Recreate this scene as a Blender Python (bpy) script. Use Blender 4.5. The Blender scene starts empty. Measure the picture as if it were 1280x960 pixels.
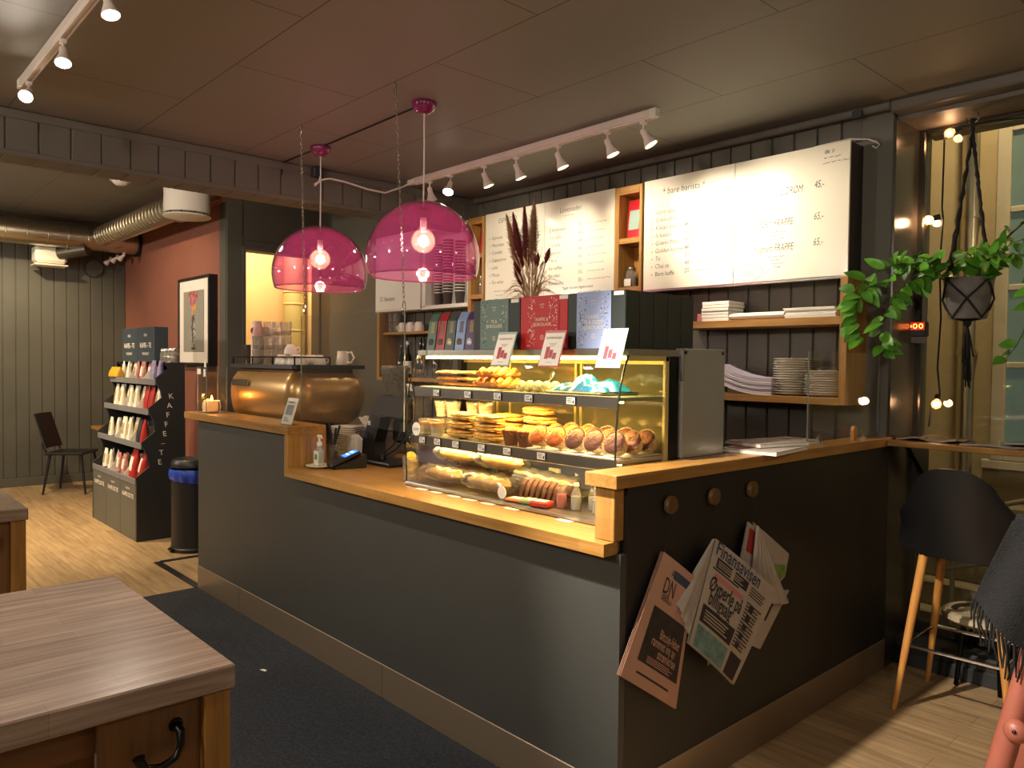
import bpy, bmesh, math, random
from mathutils import Vector, Matrix
rnd = random.Random(11)
SC = bpy.context.scene
COL = SC.collection
PI = math.pi

# ------------------------------------------------------------------ helpers
def lin(h):
    h = h.lstrip('#'); out = []
    for i in (0, 2, 4):
        c = int(h[i:i+2], 16) / 255
        out.append(c / 12.92 if c <= .04045 else ((c + .055) / 1.055) ** 2.4)
    return (*out, 1)

class MB:
    """collects geometry in world (or local) coordinates and links it as one mesh object"""
    def __init__(s): s.v = []; s.f = []; s.m = []; s.s = []
    def add(s, vs, fs, mi=0, sm=False):
        b = len(s.v); s.v.extend(Vector(p) for p in vs)
        for f in fs: s.f.append(tuple(b + i for i in f)); s.m.append(mi); s.s.append(sm)
        return s
    def xf(s, M, start=0):
        for i in range(start, len(s.v)): s.v[i] = M @ s.v[i]
        return s
    def box(s, x0, x1, y0, y1, z0, z1, mi=0, b=0, M=None):
        c = Vector(((x0+x1)/2, (y0+y1)/2, (z0+z1)/2)); h = (abs(x1-x0)/2, abs(y1-y0)/2, abs(z1-z0)/2)
        st = len(s.v); b = min(b, min(h) * .9)
        if b <= 0:
            vs = [(c.x+i*h[0], c.y+j*h[1], c.z+k*h[2]) for i in (-1, 1) for j in (-1, 1) for k in (-1, 1)]
            s.add(vs, [(0,1,3,2),(4,6,7,5),(0,4,5,1),(2,3,7,6),(0,2,6,4),(1,5,7,3)], mi)
        else:
            idx = {}; vs = []
            for i in (-1, 1):
                for j in (-1, 1):
                    for k in (-1, 1):
                        sg = (i, j, k)
                        for a in range(3):
                            p = [c[q] + sg[q] * (h[q] - (0 if q == a else b)) for q in range(3)]
                            idx[sg, a] = len(vs); vs.append(p)
            fs = []
            for a in range(3):
                o = [q for q in range(3) if q != a]
                for sa in (-1, 1):
                    q4 = []
                    for s1, s2 in ((-1,-1),(1,-1),(1,1),(-1,1)):
                        g = [0, 0, 0]; g[a] = sa; g[o[0]] = s1; g[o[1]] = s2; q4.append(idx[tuple(g), a])
                    fs.append(tuple(q4))
                for s1 in (-1, 1):
                    for s2 in (-1, 1):
                        g0 = [0,0,0]; g1 = [0,0,0]; g0[a] = -1; g1[a] = 1
                        for g in (g0, g1): g[o[0]] = s1; g[o[1]] = s2
                        fs.append((idx[tuple(g0), o[0]], idx[tuple(g1), o[0]], idx[tuple(g1), o[1]], idx[tuple(g0), o[1]]))
            for i in (-1, 1):
                for j in (-1, 1):
                    for k in (-1, 1): fs.append(tuple(idx[(i,j,k), a] for a in range(3)))
            s.add(vs, fs, mi)
        if M is not None: s.xf(M, st)
        return s
    def lathe(s, prof, c=(0,0,0), n=24, mi=0, sm=True, M=None, close=False, sx=1, sy=1):
        st = len(s.v); vs = []; fs = []
        rings = []
        for r, z in prof:
            if r < 1e-6: rings.append([len(vs)]); vs.append((c[0], c[1], c[2]+z))
            else:
                rings.append(list(range(len(vs), len(vs)+n)))
                vs += [(c[0]+sx*r*math.cos(2*PI*k/n), c[1]+sy*r*math.sin(2*PI*k/n), c[2]+z) for k in range(n)]
        prs = list(zip(rings, rings[1:])) + ([(rings[-1], rings[0])] if close else [])
        for A, B in prs:
            if len(A) == 1 and len(B) == 1: continue
            for k in range(n):
                k2 = (k+1) % n
                if len(A) == 1: fs.append((A[0], B[k2], B[k]))
                elif len(B) == 1: fs.append((A[k], A[k2], B[0]))
                else: fs.append((A[k], A[k2], B[k2], B[k]))
        s.add(vs, fs, mi, sm)
        if M is not None: s.xf(M, st)
        return s
    def cyl(s, p0, p1, r0, r1=None, n=16, mi=0, sm=True, cap=True):
        return s.tube([p0, p1], [r0, r0 if r1 is None else r1], n, mi, sm, cap)
    def tube(s, pts, r, n=8, mi=0, sm=True, cap=True, closed=False):
        pts = [Vector(p) for p in pts]; N = len(pts)
        rs = r if isinstance(r, (list, tuple)) else [r]*N
        vs = []; fs = []; up = None
        for i, p in enumerate(pts):
            if closed: t = (pts[(i+1) % N] - pts[i-1])
            else: t = pts[min(i+1, N-1)] - pts[max(i-1, 0)]
            t = t.normalized() if t.length > 1e-9 else Vector((0,0,1))
            if up is None: up = Vector((0,0,1)) if abs(t.z) < .9 else Vector((1,0,0))
            a = up.cross(t)
            if a.length < 1e-6: a = t.orthogonal()
            a.normalize(); b = t.cross(a); up = b
            vs += [p + rs[i]*(math.cos(2*PI*k/n)*a + math.sin(2*PI*k/n)*b) for k in range(n)]
        for i in range(N if closed else N-1):
            j = (i+1) % N
            for k in range(n):
                k2 = (k+1) % n; fs.append((i*n+k, i*n+k2, j*n+k2, j*n+k))
        if cap and not closed: fs += [tuple(range(n-1, -1, -1)), tuple((N-1)*n+k for k in range(n))]
        return s.add(vs, fs, mi, sm)
    def prism(s, poly, axis, d0, d1, mi=0, sm=False):
        """poly in the two other axes (in order x,y,z without axis), extruded along axis"""
        def pt(u, v, d): return {'x': (d, u, v), 'y': (u, d, v), 'z': (u, v, d)}[axis]
        n = len(poly)
        vs = [pt(u, v, d0) for u, v in poly] + [pt(u, v, d1) for u, v in poly]
        fs = [tuple(range(n)), tuple(range(2*n-1, n-1, -1))] + [(i, (i+1) % n, n+(i+1) % n, n+i) for i in range(n)]
        return s.add(vs, fs, mi, sm)
    def grid(s, fn, nu, nv, mi=0, sm=True, th=0):
        """surface fn(u,v), u,v in 0..1; th > 0 gives it thickness along its normal"""
        P = [[Vector(fn(i/nu, j/nv)) for j in range(nv+1)] for i in range(nu+1)]
        def nrm(i, j):
            a = P[min(i+1, nu)][j] - P[max(i-1, 0)][j]; b = P[i][min(j+1, nv)] - P[i][max(j-1, 0)]
            c = a.cross(b); return c.normalized() if c.length > 1e-12 else Vector((0,0,1))
        vs = [P[i][j] for i in range(nu+1) for j in range(nv+1)]
        W = nv+1; q = lambda i, j: i*W+j
        fs = [(q(i,j), q(i+1,j), q(i+1,j+1), q(i,j+1)) for i in range(nu) for j in range(nv)]
        if th:
            o = len(vs); vs += [P[i][j] - nrm(i, j)*th for i in range(nu+1) for j in range(nv+1)]
            fs += [tuple(o+k for k in reversed(f)) for f in fs[:nu*nv]]
            for i in range(nu): fs += [(q(i,0), o+q(i,0), o+q(i+1,0), q(i+1,0)), (q(i,nv), q(i+1,nv), o+q(i+1,nv), o+q(i,nv))]
            for j in range(nv): fs += [(q(0,j), q(0,j+1), o+q(0,j+1), o+q(0,j)), (q(nu,j), o+q(nu,j), o+q(nu,j+1), q(nu,j+1))]
        return s.add(vs, fs, mi, sm)
    def ball(s, c, rx, ry=None, rz=None, n=14, m=8, mi=0, M=None, jit=0, f=None):
        ry = rx if ry is None else ry; rz = rx if rz is None else rz
        st = len(s.v); prof = []; vs = []; fs = []
        for i in range(m+1):
            th = PI*i/m
            ring = 1 if i in (0, m) else n
            for k in range(ring):
                ph = 2*PI*k/n; j = 1 + (rnd.uniform(-jit, jit) if jit else 0)
                vs.append((rx*j*math.sin(th)*math.cos(ph), ry*j*math.sin(th)*math.sin(ph), rz*j*math.cos(th)))
        I = lambda i, k: 0 if i == 0 else (1+(m-1)*n if i == m else 1+(i-1)*n+k % n)
        for i in range(m):
            for k in range(n):
                q = []
                for x in (I(i,k), I(i+1,k), I(i+1,k+1), I(i,k+1)):
                    if x not in q: q.append(x)
                fs.append(tuple(q))
        if f: vs = [f(Vector(p)) for p in vs]
        s.add(vs, fs, mi, True)
        if M is not None: s.xf(M, st)
        s.xf(Matrix.Translation(c), st)
        return s
    def text(s, t, o, X=(1,0,0), Y=(0,0,1), size=.03, align='CENTER', mi=0, off=.0008, fn=None, sx=1, bold=0):
        """flat lettering at o, running along X with its up along Y, just off the surface; fn(u,v)->3D maps onto a bent sheet"""
        st = len(s.v)
        vs, fs = glyphs(t, align, bold)
        if fn: pts = [fn(p[0]*size*sx, p[1]*size) for p in vs]
        else:
            X = Vector(X).normalized(); Y = Vector(Y).normalized(); N = X.cross(Y)
            o = Vector(o); pts = [o + X*(p[0]*size*sx) + Y*(p[1]*size) + N*off for p in vs]
        s.add(pts, fs, mi)
        return s
    def build(s, name, mat, parent=None, loc=None, local=False):
        me = bpy.data.meshes.new(name)
        o = bpy.data.objects.new(name, me); COL.objects.link(o)
        if local: base = Vector((0,0,0))
        elif parent is not None:
            base = Vector((0,0,0)); q = parent
            while q is not None: base += q.location; q = q.parent
        else:
            if loc is None:
                xs = [p.x for p in s.v]; ys = [p.y for p in s.v]; zs = [p.z for p in s.v]
                loc = ((min(xs)+max(xs))/2, (min(ys)+max(ys))/2, min(zs))
            base = Vector(loc); o.location = base
        bm = bmesh.new()
        bv = [bm.verts.new(p - base) for p in s.v]
        for f, mi, sm in zip(s.f, s.m, s.s):
            try: q = bm.faces.new([bv[i] for i in f])
            except ValueError: continue
            q.material_index = mi; q.smooth = sm
        bmesh.ops.recalc_face_normals(bm, faces=bm.faces)
        bm.to_mesh(me); bm.free()
        for m in (mat if isinstance(mat, (list, tuple)) else [mat]): me.materials.append(m)
        if any(s.s): me.set_sharp_from_angle(angle=math.radians(42))
        if parent is not None: o.parent = parent
        return o

_gl = {}
def glyphs(t, align='CENTER', bold=0):
    k = (t, align, bold)
    if k not in _gl:
        cu = bpy.data.curves.new('glyph', 'FONT'); cu.body = t; cu.align_x = align; cu.resolution_u = 3; cu.size = 1; cu.offset = bold
        ob = bpy.data.objects.new('glyph', cu); COL.objects.link(ob)
        dg = bpy.context.evaluated_depsgraph_get(); me = bpy.data.meshes.new_from_object(ob.evaluated_get(dg))
        _gl[k] = ([tuple(v.co) for v in me.vertices], [tuple(p.vertices) for p in me.polygons])
        bpy.data.objects.remove(ob); bpy.data.curves.remove(cu); bpy.data.meshes.remove(me)
    return _gl[k]

def tag(o, label=None, cat=None, group=None, kind=None):
    if label: o['label'] = label
    if cat: o['category'] = cat
    if group: o['group'] = group
    if kind: o['kind'] = kind
    return o
def thing(name, label, cat, loc=(0,0,0), rz=0, group=None):
    o = bpy.data.objects.new(name, None); COL.objects.link(o); o.empty_display_size = .05
    o.location = loc; o.rotation_euler = (0, 0, rz)
    return tag(o, label, cat, group)
def copy_tree(o, parent=None):
    c = o.copy(); COL.objects.link(c)
    if parent is not None: c.parent = parent
    for ch in list(o.children): copy_tree(ch, c)
    return c
def clone(o, loc, rz=None, label=None, rot=None):
    c = copy_tree(o); c.location = loc
    if rz is not None: c.rotation_euler = (0, 0, rz)
    if rot is not None: c.rotation_euler = rot
    if label: c['label'] = label
    return c
def S(mb, name, mat, kind='structure'):
    return tag(mb.build(name, mat), kind=kind)
ORD = ['first','second','third','fourth','fifth','sixth','seventh','eighth','ninth','tenth','eleventh','twelfth']

# ---------------------------------------------------------------- materials
MATS = {}
def mat(name, col, rough=.5, metal=0, spec=.5, bump=None, var=None, emit=None, es=0, alpha=None, coat=0, aniso=None):
    m = bpy.data.materials.new(name); m.use_nodes = True
    nt = m.node_tree; b = nt.nodes['Principled BSDF']
    c = lin(col) if isinstance(col, str) else col
    b.inputs['Base Color'].default_value = c; b.inputs['Roughness'].default_value = rough
    b.inputs['Metallic'].default_value = metal; b.inputs['Specular IOR Level'].default_value = spec
    if coat: b.inputs['Coat Weight'].default_value = coat; b.inputs['Coat Roughness'].default_value = .1
    if emit: b.inputs['Emission Color'].default_value = lin(emit); b.inputs['Emission Strength'].default_value = es
    tc = nt.nodes.new('ShaderNodeTexCoord')
    if var:   # (scale, amount) soft colour variation
        n = nt.nodes.new('ShaderNodeTexNoise'); n.inputs['Scale'].default_value = var[0]; n.inputs['Detail'].default_value = 6
        nt.links.new(tc.outputs['Object'], n.inputs['Vector'])
        r = nt.nodes.new('ShaderNodeMapRange'); r.inputs[1].default_value = .3; r.inputs[2].default_value = .7
        r.inputs[3].default_value = 1-var[1]; r.inputs[4].default_value = 1+var[1]
        nt.links.new(n.outputs['Fac'], r.inputs[0])
        x = nt.nodes.new('ShaderNodeVectorMath'); x.operation = 'SCALE'; x.inputs[0].default_value = c[:3]
        nt.links.new(r.outputs[0], x.inputs['Scale']); nt.links.new(x.outputs[0], b.inputs['Base Color'])
    if bump:  # (scale, strength[, detail])
        n = nt.nodes.new('ShaderNodeTexNoise'); n.inputs['Scale'].default_value = bump[0]; n.inputs['Detail'].default_value = 4
        nt.links.new(tc.outputs['Object'], n.inputs['Vector'])
        q = nt.nodes.new('ShaderNodeBump'); q.inputs['Strength'].default_value = bump[1]; q.inputs['Distance'].default_value = .01
        nt.links.new(n.outputs['Fac'], q.inputs['Height']); nt.links.new(q.outputs[0], b.inputs['Normal'])
    MATS[name] = m
    return m

def wood(name, c0, c1, axis='x', rough=.4, scale=1., strips=0, strip_c=.12):
    """grain stretched along one axis; strips > 0 gives glued staves of that width"""
    m = bpy.data.materials.new(name); m.use_nodes = True; nt = m.node_tree; b = nt.nodes['Principled BSDF']; L = nt.links.new
    tc = nt.nodes.new('ShaderNodeTexCoord'); mp = nt.nodes.new('ShaderNodeMapping')
    sc = {'x': (1.2, 22, 22), 'y': (22, 1.2, 22), 'z': (22, 22, 1.2)}[axis]
    mp.inputs['Scale'].default_value = [q*scale for q in sc]; L(tc.outputs['Object'], mp.inputs['Vector'])
    n = nt.nodes.new('ShaderNodeTexNoise'); n.inputs['Scale'].default_value = 2.2; n.inputs['Detail'].default_value = 8; n.inputs['Roughness'].default_value = .65; n.inputs['Distortion'].default_value = .5
    L(mp.outputs[0], n.inputs['Vector'])
    r = nt.nodes.new('ShaderNodeValToRGB'); r.color_ramp.elements[0].position = .32; r.color_ramp.elements[1].position = .7
    r.color_ramp.elements[0].color = lin(c0); r.color_ramp.elements[1].color = lin(c1)
    L(n.outputs['Fac'], r.inputs[0]); out = r.outputs[0]
    if strips:
        br = nt.nodes.new('ShaderNodeTexBrick'); br.inputs['Scale'].default_value = 1; br.inputs['Mortar Size'].default_value = .0006
        br.inputs['Brick Width'].default_value = .42; br.inputs['Row Height'].default_value = strips; br.offset = .37
        br.inputs['Color1'].default_value = (1-strip_c,)*3+(1,); br.inputs['Color2'].default_value = (1+strip_c,)*3+(1,); br.inputs['Mortar'].default_value = (.75,.75,.75,1)
        m2 = nt.nodes.new('ShaderNodeMapping'); L(tc.outputs['Object'], m2.inputs['Vector'])
        if axis == 'y': m2.inputs['Rotation'].default_value = (0, 0, PI/2)
        if axis == 'z': m2.inputs['Rotation'].default_value = (PI/2, PI/2, 0)
        L(m2.outputs[0], br.inputs['Vector'])
        mx = nt.nodes.new('ShaderNodeMix'); mx.data_type = 'RGBA'; mx.blend_type = 'MULTIPLY'; mx.inputs[0].default_value = 1
        L(out, mx.inputs[6]); L(br.outputs['Color'], mx.inputs[7]); out = mx.outputs[2]
    L(out, b.inputs['Base Color']); b.inputs['Roughness'].default_value = rough
    q = nt.nodes.new('ShaderNodeBump'); q.inputs['Strength'].default_value = .12; q.inputs['Distance'].default_value = .004
    L(n.outputs['Fac'], q.inputs['Height']); L(q.outputs[0], b.inputs['Normal'])
    MATS[name] = m
    return m

def glass(name, tint='#ffffff', rough=.02, refl=1.0, body=0, bodyc='#ffffff'):
    """thin pane: clear transmission with a fresnel mirror coat, optionally a little milky body"""
    m = bpy.data.materials.new(name); m.use_nodes = True; nt = m.node_tree; L = nt.links.new
    for x in list(nt.nodes): nt.nodes.remove(x)
    o = nt.nodes.new('ShaderNodeOutputMaterial'); t = nt.nodes.new('ShaderNodeBsdfTransparent'); g = nt.nodes.new('ShaderNodeBsdfGlossy')
    t.inputs[0].default_value = lin(tint); g.inputs['Roughness'].default_value = rough
    lw = nt.nodes.new('ShaderNodeLayerWeight'); lw.inputs['Blend'].default_value = .5      # facing term, the same on both sides of the pane
    fr = nt.nodes.new('ShaderNodeMath'); fr.operation = 'POWER'; fr.inputs[1].default_value = 5; L(lw.outputs['Facing'], fr.inputs[0])
    fa = nt.nodes.new('ShaderNodeMath'); fa.operation = 'MULTIPLY_ADD'; fa.inputs[1].default_value = .9; fa.inputs[2].default_value = .03; L(fr.outputs[0], fa.inputs[0])
    mu = nt.nodes.new('ShaderNodeMath'); mu.operation = 'MULTIPLY'; mu.inputs[1].default_value = refl; mu.use_clamp = True
    L(fa.outputs[0], mu.inputs[0]); mx = nt.nodes.new('ShaderNodeMixShader'); L(mu.outputs[0], mx.inputs[0])
    base = t.outputs[0]
    if body:
        d = nt.nodes.new('ShaderNodeBsdfDiffuse'); d.inputs[0].default_value = lin(bodyc); m2 = nt.nodes.new('ShaderNodeMixShader'); m2.inputs[0].default_value = body
        L(t.outputs[0], m2.inputs[1]); L(d.outputs[0], m2.inputs[2]); base = m2.outputs[0]
    L(base, mx.inputs[1]); L(g.outputs[0], mx.inputs[2]); L(mx.outputs[0], o.inputs['Surface'])
    MATS[name] = m
    return m

def emis(name, col, s):
    m = bpy.data.materials.new(name); m.use_nodes = True; nt = m.node_tree
    b = nt.nodes['Principled BSDF']; b.inputs['Base Color'].default_value = lin(col)
    b.inputs['Emission Color'].default_value = lin(col); b.inputs['Emission Strength'].default_value = s
    MATS[name] = m; return m

# walls, ceilings
M_wall = mat('charcoal_paint', '#5a574d', .55, bump=(60, .04), var=(3, .06))
M_farwall = mat('grey_green_paint', '#504e45', .5, bump=(40, .05), var=(2, .12))
M_beam = mat('beam_paint', '#625d55', .55, var=(4, .05))
M_red = mat('terracotta_paint', '#8f5b49', .6, bump=(90, .05), var=(5, .05))
M_yellow = mat('cream_paint', '#d6bd92', .6)
M_black = mat('black_paint', '#151413', .45, bump=(80, .03))
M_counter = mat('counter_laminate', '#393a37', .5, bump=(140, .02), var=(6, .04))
M_blackm = mat('black_metal', '#0e0e0f', .3, metal=.6)
M_blackp = mat('black_plastic', '#121213', .42)
M_darkgrey = mat('dark_grey', '#2c2d2f', .5)
M_grey = mat('mid_grey', '#77767a', .5)
M_white = mat('white_gloss', '#e9e4d8', .3)
M_whitem = mat('white_matte', '#e6dfd0', .6)
M_board = mat('whiteboard', '#e4ddcb', .16, coat=.3)
M_cream = mat('cream_ceramic', '#efe8da', .22)
M_ink = mat('marker_ink', '#1d1a1c', .6)
M_paper = mat('paper_white', '#e8e2d6', .7)
M_paperlilac = mat('paper_lilac', '#cfc3d6', .7)
M_news = mat('newsprint', '#a0968b', .8, var=(18, .06))
M_newspink = mat('salmon_newsprint', '#ab8470', .8, var=(18, .05))
M_nimg = mat('print_dark', '#241d1b', .75, var=(25, .5))
M_nblue = mat('print_blue', '#2b3850', .75, var=(25, .3))
M_nteal = mat('print_teal', '#5e7d7a', .75, var=(30, .35))
M_nred = mat('print_red', '#8f2522', .75)
M_ngreen = mat('print_green', '#6c8a45', .75, var=(30, .3))
M_steel = mat('brushed_steel', '#a8a49c', .28, metal=1, bump=(30, .04))
M_kick = mat('kick_steel', '#8d7d6a', .34, metal=.6, bump=(8, .05))
M_chrome = mat('chrome', '#d5d2cd', .12, metal=1)
M_zinc = mat('galvanised', '#c9c2ae', .3, metal=1, bump=(14, .05))
M_gold = mat('bronze_enamel', '#a9854f', .32, metal=.55, coat=.5)
M_goldd = mat('bronze_dark', '#5d4524', .4, metal=.8)
M_lamprim = mat('lamp_white', '#e0d4cc', .35)
M_wood = wood('counter_oak', '#8b622a', '#ad8349', 'x', .34, strips=.045, strip_c=.1)
M_woody = wood('counter_oak_y', '#8b622a', '#ad8349', 'y', .34, strips=.045, strip_c=.1)
M_woodz = wood('counter_oak_z', '#8b622a', '#ad8349', 'z', .36, strips=.05, strip_c=.1)
M_shelf = wood('shelf_oak', '#95672b', '#b98a49', 'x', .42)
M_shelfz = wood('shelf_oak_z', '#95672b', '#b98a49', 'z', .42)
M_table = wood('table_top', '#625048', '#8c7a6c', 'y', .24, strips=.09, strip_c=.12)
M_tabled2 = wood('table_edge', '#5a4022', '#7d5c34', 'y', .45)
M_tablez = wood('table_leg', '#69471c', '#8a632c', 'z', .45)
M_tabled = wood('table_dark', '#4c2c10', '#6b4118', 'y', .5)
M_peg = wood('peg_wood', '#4a3418', '#6b4c26', 'z', .5)
M_leg = wood('beech_leg', '#b57a35', '#cf9650', 'z', .45)
M_glass = glass('clear_pane')
M_window = glass('window_pane', '#f4f4ee', .02, 1.3)
M_acryl = glass('acrylic', '#fafaf8', .03, .8, .008)
M_tumbler = glass('tumbler_glass', '#f4f1ec', .03, 2.6, .09, '#fffaf2')
M_wrap = glass('cling_film', '#f6f0e2', .18, 1.6, .04)
M_pink = glass('pink_polycarbonate', '#f6dcf0', .03, 1.8, .10, '#e878bc')
M_pinks = mat('pink_plastic', '#7c1d54', .18, coat=.5)
M_bulb = emis('bulb_glow', '#ffc89a', 14)
M_bulbglass = glass('bulb_glass', '#ffe0cc', .02, 1.2, .22, '#ffc4a4')
M_spot = emis('spot_face', '#fff0d0', 40)
M_spotdim = emis('spot_face_soft', '#ffdca0', 8)
M_led = emis('case_lamp', '#ffe08a', 10)
M_flame = emis('flame', '#ffb040', 22)
M_wax = mat('candle_wax', '#f2d9a8', .5, emit='#ff9a40', es=.25)
M_green = mat('leaf_green', '#5c9a2c', .32, var=(20, .25))
M_greend = mat('leaf_dark', '#467a28', .36, var=(20, .25))
M_stem = mat('stem', '#4a4a22', .6)
M_soil = mat('soil', '#241a12', .9)
M_cord = mat('macrame_cord', '#17120f', .85)
M_potgrey = mat('plant_pot', '#6f6e6d', .5, var=(14, .3))
M_orange = mat('orange_plastic', '#e0661e', .4)
M_blue = mat('blue_film', '#1a6d92', .25, var=(30, .4))
M_binblue = mat('bin_bag_blue', '#2140a8', .35, var=(20, .25))
M_salmon = mat('salmon_paint', '#9c5a4a', .45, var=(10, .05))
M_throw = mat('charcoal_wool', '#131416', .95, bump=(220, .5), var=(80, .3))
M_seatpale = mat('pale_seat', '#b9ab8c', .5)
# ------------------------------------------------------------ floor / ceiling materials
def floor_mat():
    m = bpy.data.materials.new('oak_planks'); m.use_nodes = True; nt = m.node_tree; b = nt.nodes['Principled BSDF']; L = nt.links.new
    tc = nt.nodes.new('ShaderNodeTexCoord')
    br = nt.nodes.new('ShaderNodeTexBrick'); br.inputs['Scale'].default_value = 1; br.inputs['Brick Width'].default_value = .95; br.inputs['Row Height'].default_value = .13
    br.inputs['Mortar Size'].default_value = .0012; br.offset = .43
    br.inputs['Color1'].default_value = (.82,.82,.82,1); br.inputs['Color2'].default_value = (1.12,1.12,1.12,1); br.inputs['Mortar'].default_value = (.45,.45,.45,1)
    L(tc.outputs['Object'], br.inputs['Vector'])
    mp = nt.nodes.new('ShaderNodeMapping'); mp.inputs['Scale'].default_value = (1.5, 18, 1); L(tc.outputs['Object'], mp.inputs['Vector'])
    n = nt.nodes.new('ShaderNodeTexNoise'); n.inputs['Scale'].default_value = 2; n.inputs['Detail'].default_value = 8; n.inputs['Roughness'].default_value = .6; L(mp.outputs[0], n.inputs['Vector'])
    r = nt.nodes.new('ShaderNodeValToRGB'); r.color_ramp.elements[0].position = .3; r.color_ramp.elements[1].position = .72
    r.color_ramp.elements[0].color = lin('#8a7050'); r.color_ramp.elements[1].color = lin('#b39871'); L(n.outputs['Fac'], r.inputs[0])
    mx = nt.nodes.new('ShaderNodeMix'); mx.data_type = 'RGBA'; mx.blend_type = 'MULTIPLY'; mx.inputs[0].default_value = 1
    L(r.outputs[0], mx.inputs[6]); L(br.outputs['Color'], mx.inputs[7]); L(mx.outputs[2], b.inputs['Base Color'])
    b.inputs['Roughness'].default_value = .42
    return m
def ceil_mat(name, col, ox, oy):
    m = bpy.data.materials.new(name); m.use_nodes = True; nt = m.node_tree; b = nt.nodes['Principled BSDF']; L = nt.links.new
    tc = nt.nodes.new('ShaderNodeTexCoord'); mp = nt.nodes.new('ShaderNodeMapping'); mp.inputs['Location'].default_value = (ox, oy, 0); L(tc.outputs['Object'], mp.inputs['Vector'])
    br = nt.nodes.new('ShaderNodeTexBrick'); br.inputs['Scale'].default_value = 1; br.inputs['Brick Width'].default_value = 1.256; br.inputs['Row Height'].default_value = .6175
    br.inputs['Mortar Size'].default_value = .0028; br.offset = .5; c = lin(col)
    br.inputs['Color1'].default_value = c; br.inputs['Color2'].default_value = tuple(q*.97 for q in c[:3])+(1,); br.inputs['Mortar'].default_value = tuple(q*.25 for q in c[:3])+(1,)
    L(mp.outputs[0], br.inputs['Vector']); L(br.outputs['Color'], b.inputs['Base Color']); b.inputs['Roughness'].default_value = .62
    return m
M_floor = floor_mat()
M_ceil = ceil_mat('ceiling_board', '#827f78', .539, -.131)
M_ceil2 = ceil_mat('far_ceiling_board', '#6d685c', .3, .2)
M_carpet = mat('carpet_mat', '#23272e', .95, bump=(200, .9), var=(75, .7))
M_plaster = mat('outdoor_plaster', '#b9ab88', .85, bump=(30, .2), var=(6, .06))
M_ground = mat('paving', '#4a463e', .85, var=(4, .2))

CZ = 2.79; WY = 2.06
# ------------------------------------------------------------ setting
S(MB().box(-9.2, 3.4, -5.2, 2.36, -.08, 0), 'floor', M_floor)
o = S(MB().box(-3.43, 3.4, -5.2, 2.6, CZ, CZ+.06), 'ceiling', M_ceil); 
def recentre(o):   # keep the board pattern anchored to the room, not to the mesh centre
    d = o.location.copy(); o.data.transform(Matrix.Translation(d)); o.location = (0,0,0)
recentre(o)
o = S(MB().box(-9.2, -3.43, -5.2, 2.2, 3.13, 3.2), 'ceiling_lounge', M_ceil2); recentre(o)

def boarded(mb, u0, u1, z0, z1, step, put, gap=.011, th=.012):
    n = max(1, round((u1-u0)/step)); w = (u1-u0)/n
    for i in range(n): put(mb, u0+i*w+gap/2, u0+(i+1)*w-gap/2, z0, z1, th)
# back wall of vertical boards
w = MB().box(-5.75, -.012, WY+.012, WY+.12, 0, CZ)
w.box(-5.75, -4.42, WY-.004, WY+.012, 0, 2.66)
boarded(w, -4.42, -.012, 0, CZ, .128, lambda m,a,b,c,d,t: m.box(a, b, WY, WY+t, c, d, b=.003))
S(w, 'wall_back', M_wall)
S(MB().box(-3.19, -.012, 2.0, WY, 2.75, CZ, b=.008).box(-.012, 3.4, 2.0, 2.1, 2.735, CZ, b=.008), 'trim_1', M_beam)
# beam with boarded face, between bar and lounge
w = MB().box(-3.43, -3.20, -5.2, WY, 2.56, 3.2)
boarded(w, -5.2, WY, 2.575, 2.745, .15, lambda m,a,b,c,d,t: m.box(-3.202, -3.19, a, b, c, d, b=.002), gap=.008)
boarded(w, -5.2, WY, 2.56, 2.6, .15, lambda m,a,b,c,d,t: m.box(-3.43, -3.2, a, b, 2.555, 2.56, b=.002), gap=.007)
w.box(-3.204, -3.187, -5.2, WY, 2.55, 2.578, b=.003)
w.box(-3.2, -3.178, -5.2, WY, 2.74, CZ-.002, b=.005)
S(w, 'beam', M_beam)
# side wall with the kitchen doorway, red wall, far wall
w = MB().box(-5.9, -5.75, 1.07, 1.262, 0, 3.15).box(-5.9, -5.75, 2.045, 2.2, 0, 3.15).box(-5.9, -5.75, 1.262, 2.045, 2.565, 3.15)
w.box(-5.75, -5.735, 1.075, 1.23, 0, 3.1, b=.004).box(-5.75, -5.737, 1.23, 2.06, 2.66, 2.68, b=.003)
S(w, 'wall_side', M_wall)
w = MB().box(-5.752, -5.728, 1.226, 1.262, 0, 2.6, b=.004).box(-5.752, -5.728, 2.045, 2.075, 0, 2.6, b=.004).box(-5.752, -5.728, 1.262, 2.045, 2.565, 2.6, b=.004)
S(w, 'trim_2', M_wall)
S(MB().box(-5.75, -3.43, WY+.012, WY+.12, CZ, 3.15), 'wall_upper', M_wall)
S(MB().box(-9.0, -5.9, 1.07, 1.2, 0, 3.15), 'wall_red', M_red)
w = MB().box(-9.1, -8.912, -5.2, 1.2, 0, 3.15)
boarded(w, -5.2, 1.07, .1, 3.13, .132, lambda m,a,b,c,d,t: m.box(-8.914, -8.9, a, b, c, d, b=.003))
S(w, 'wall_far', M_farwall)
S(MB().box(-8.9, -8.88, -5.2, 1.07, 0, .1, b=.004), 'baseboard_far', M_farwall)
S(MB().box(-8.9, -5.735, .985, 1.07, 3.0, 3.055, b=.006), 'trim_3', M_red)
# rest of the room behind the camera
S(MB().box(-9.2, 3.4, -5.3, -5.2, 0, 3.2), 'wall_front', M_wall)
S(MB().box(3.4, 3.5, -5.3, 2.6, 0, CZ), 'wall_right', M_wall)

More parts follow.
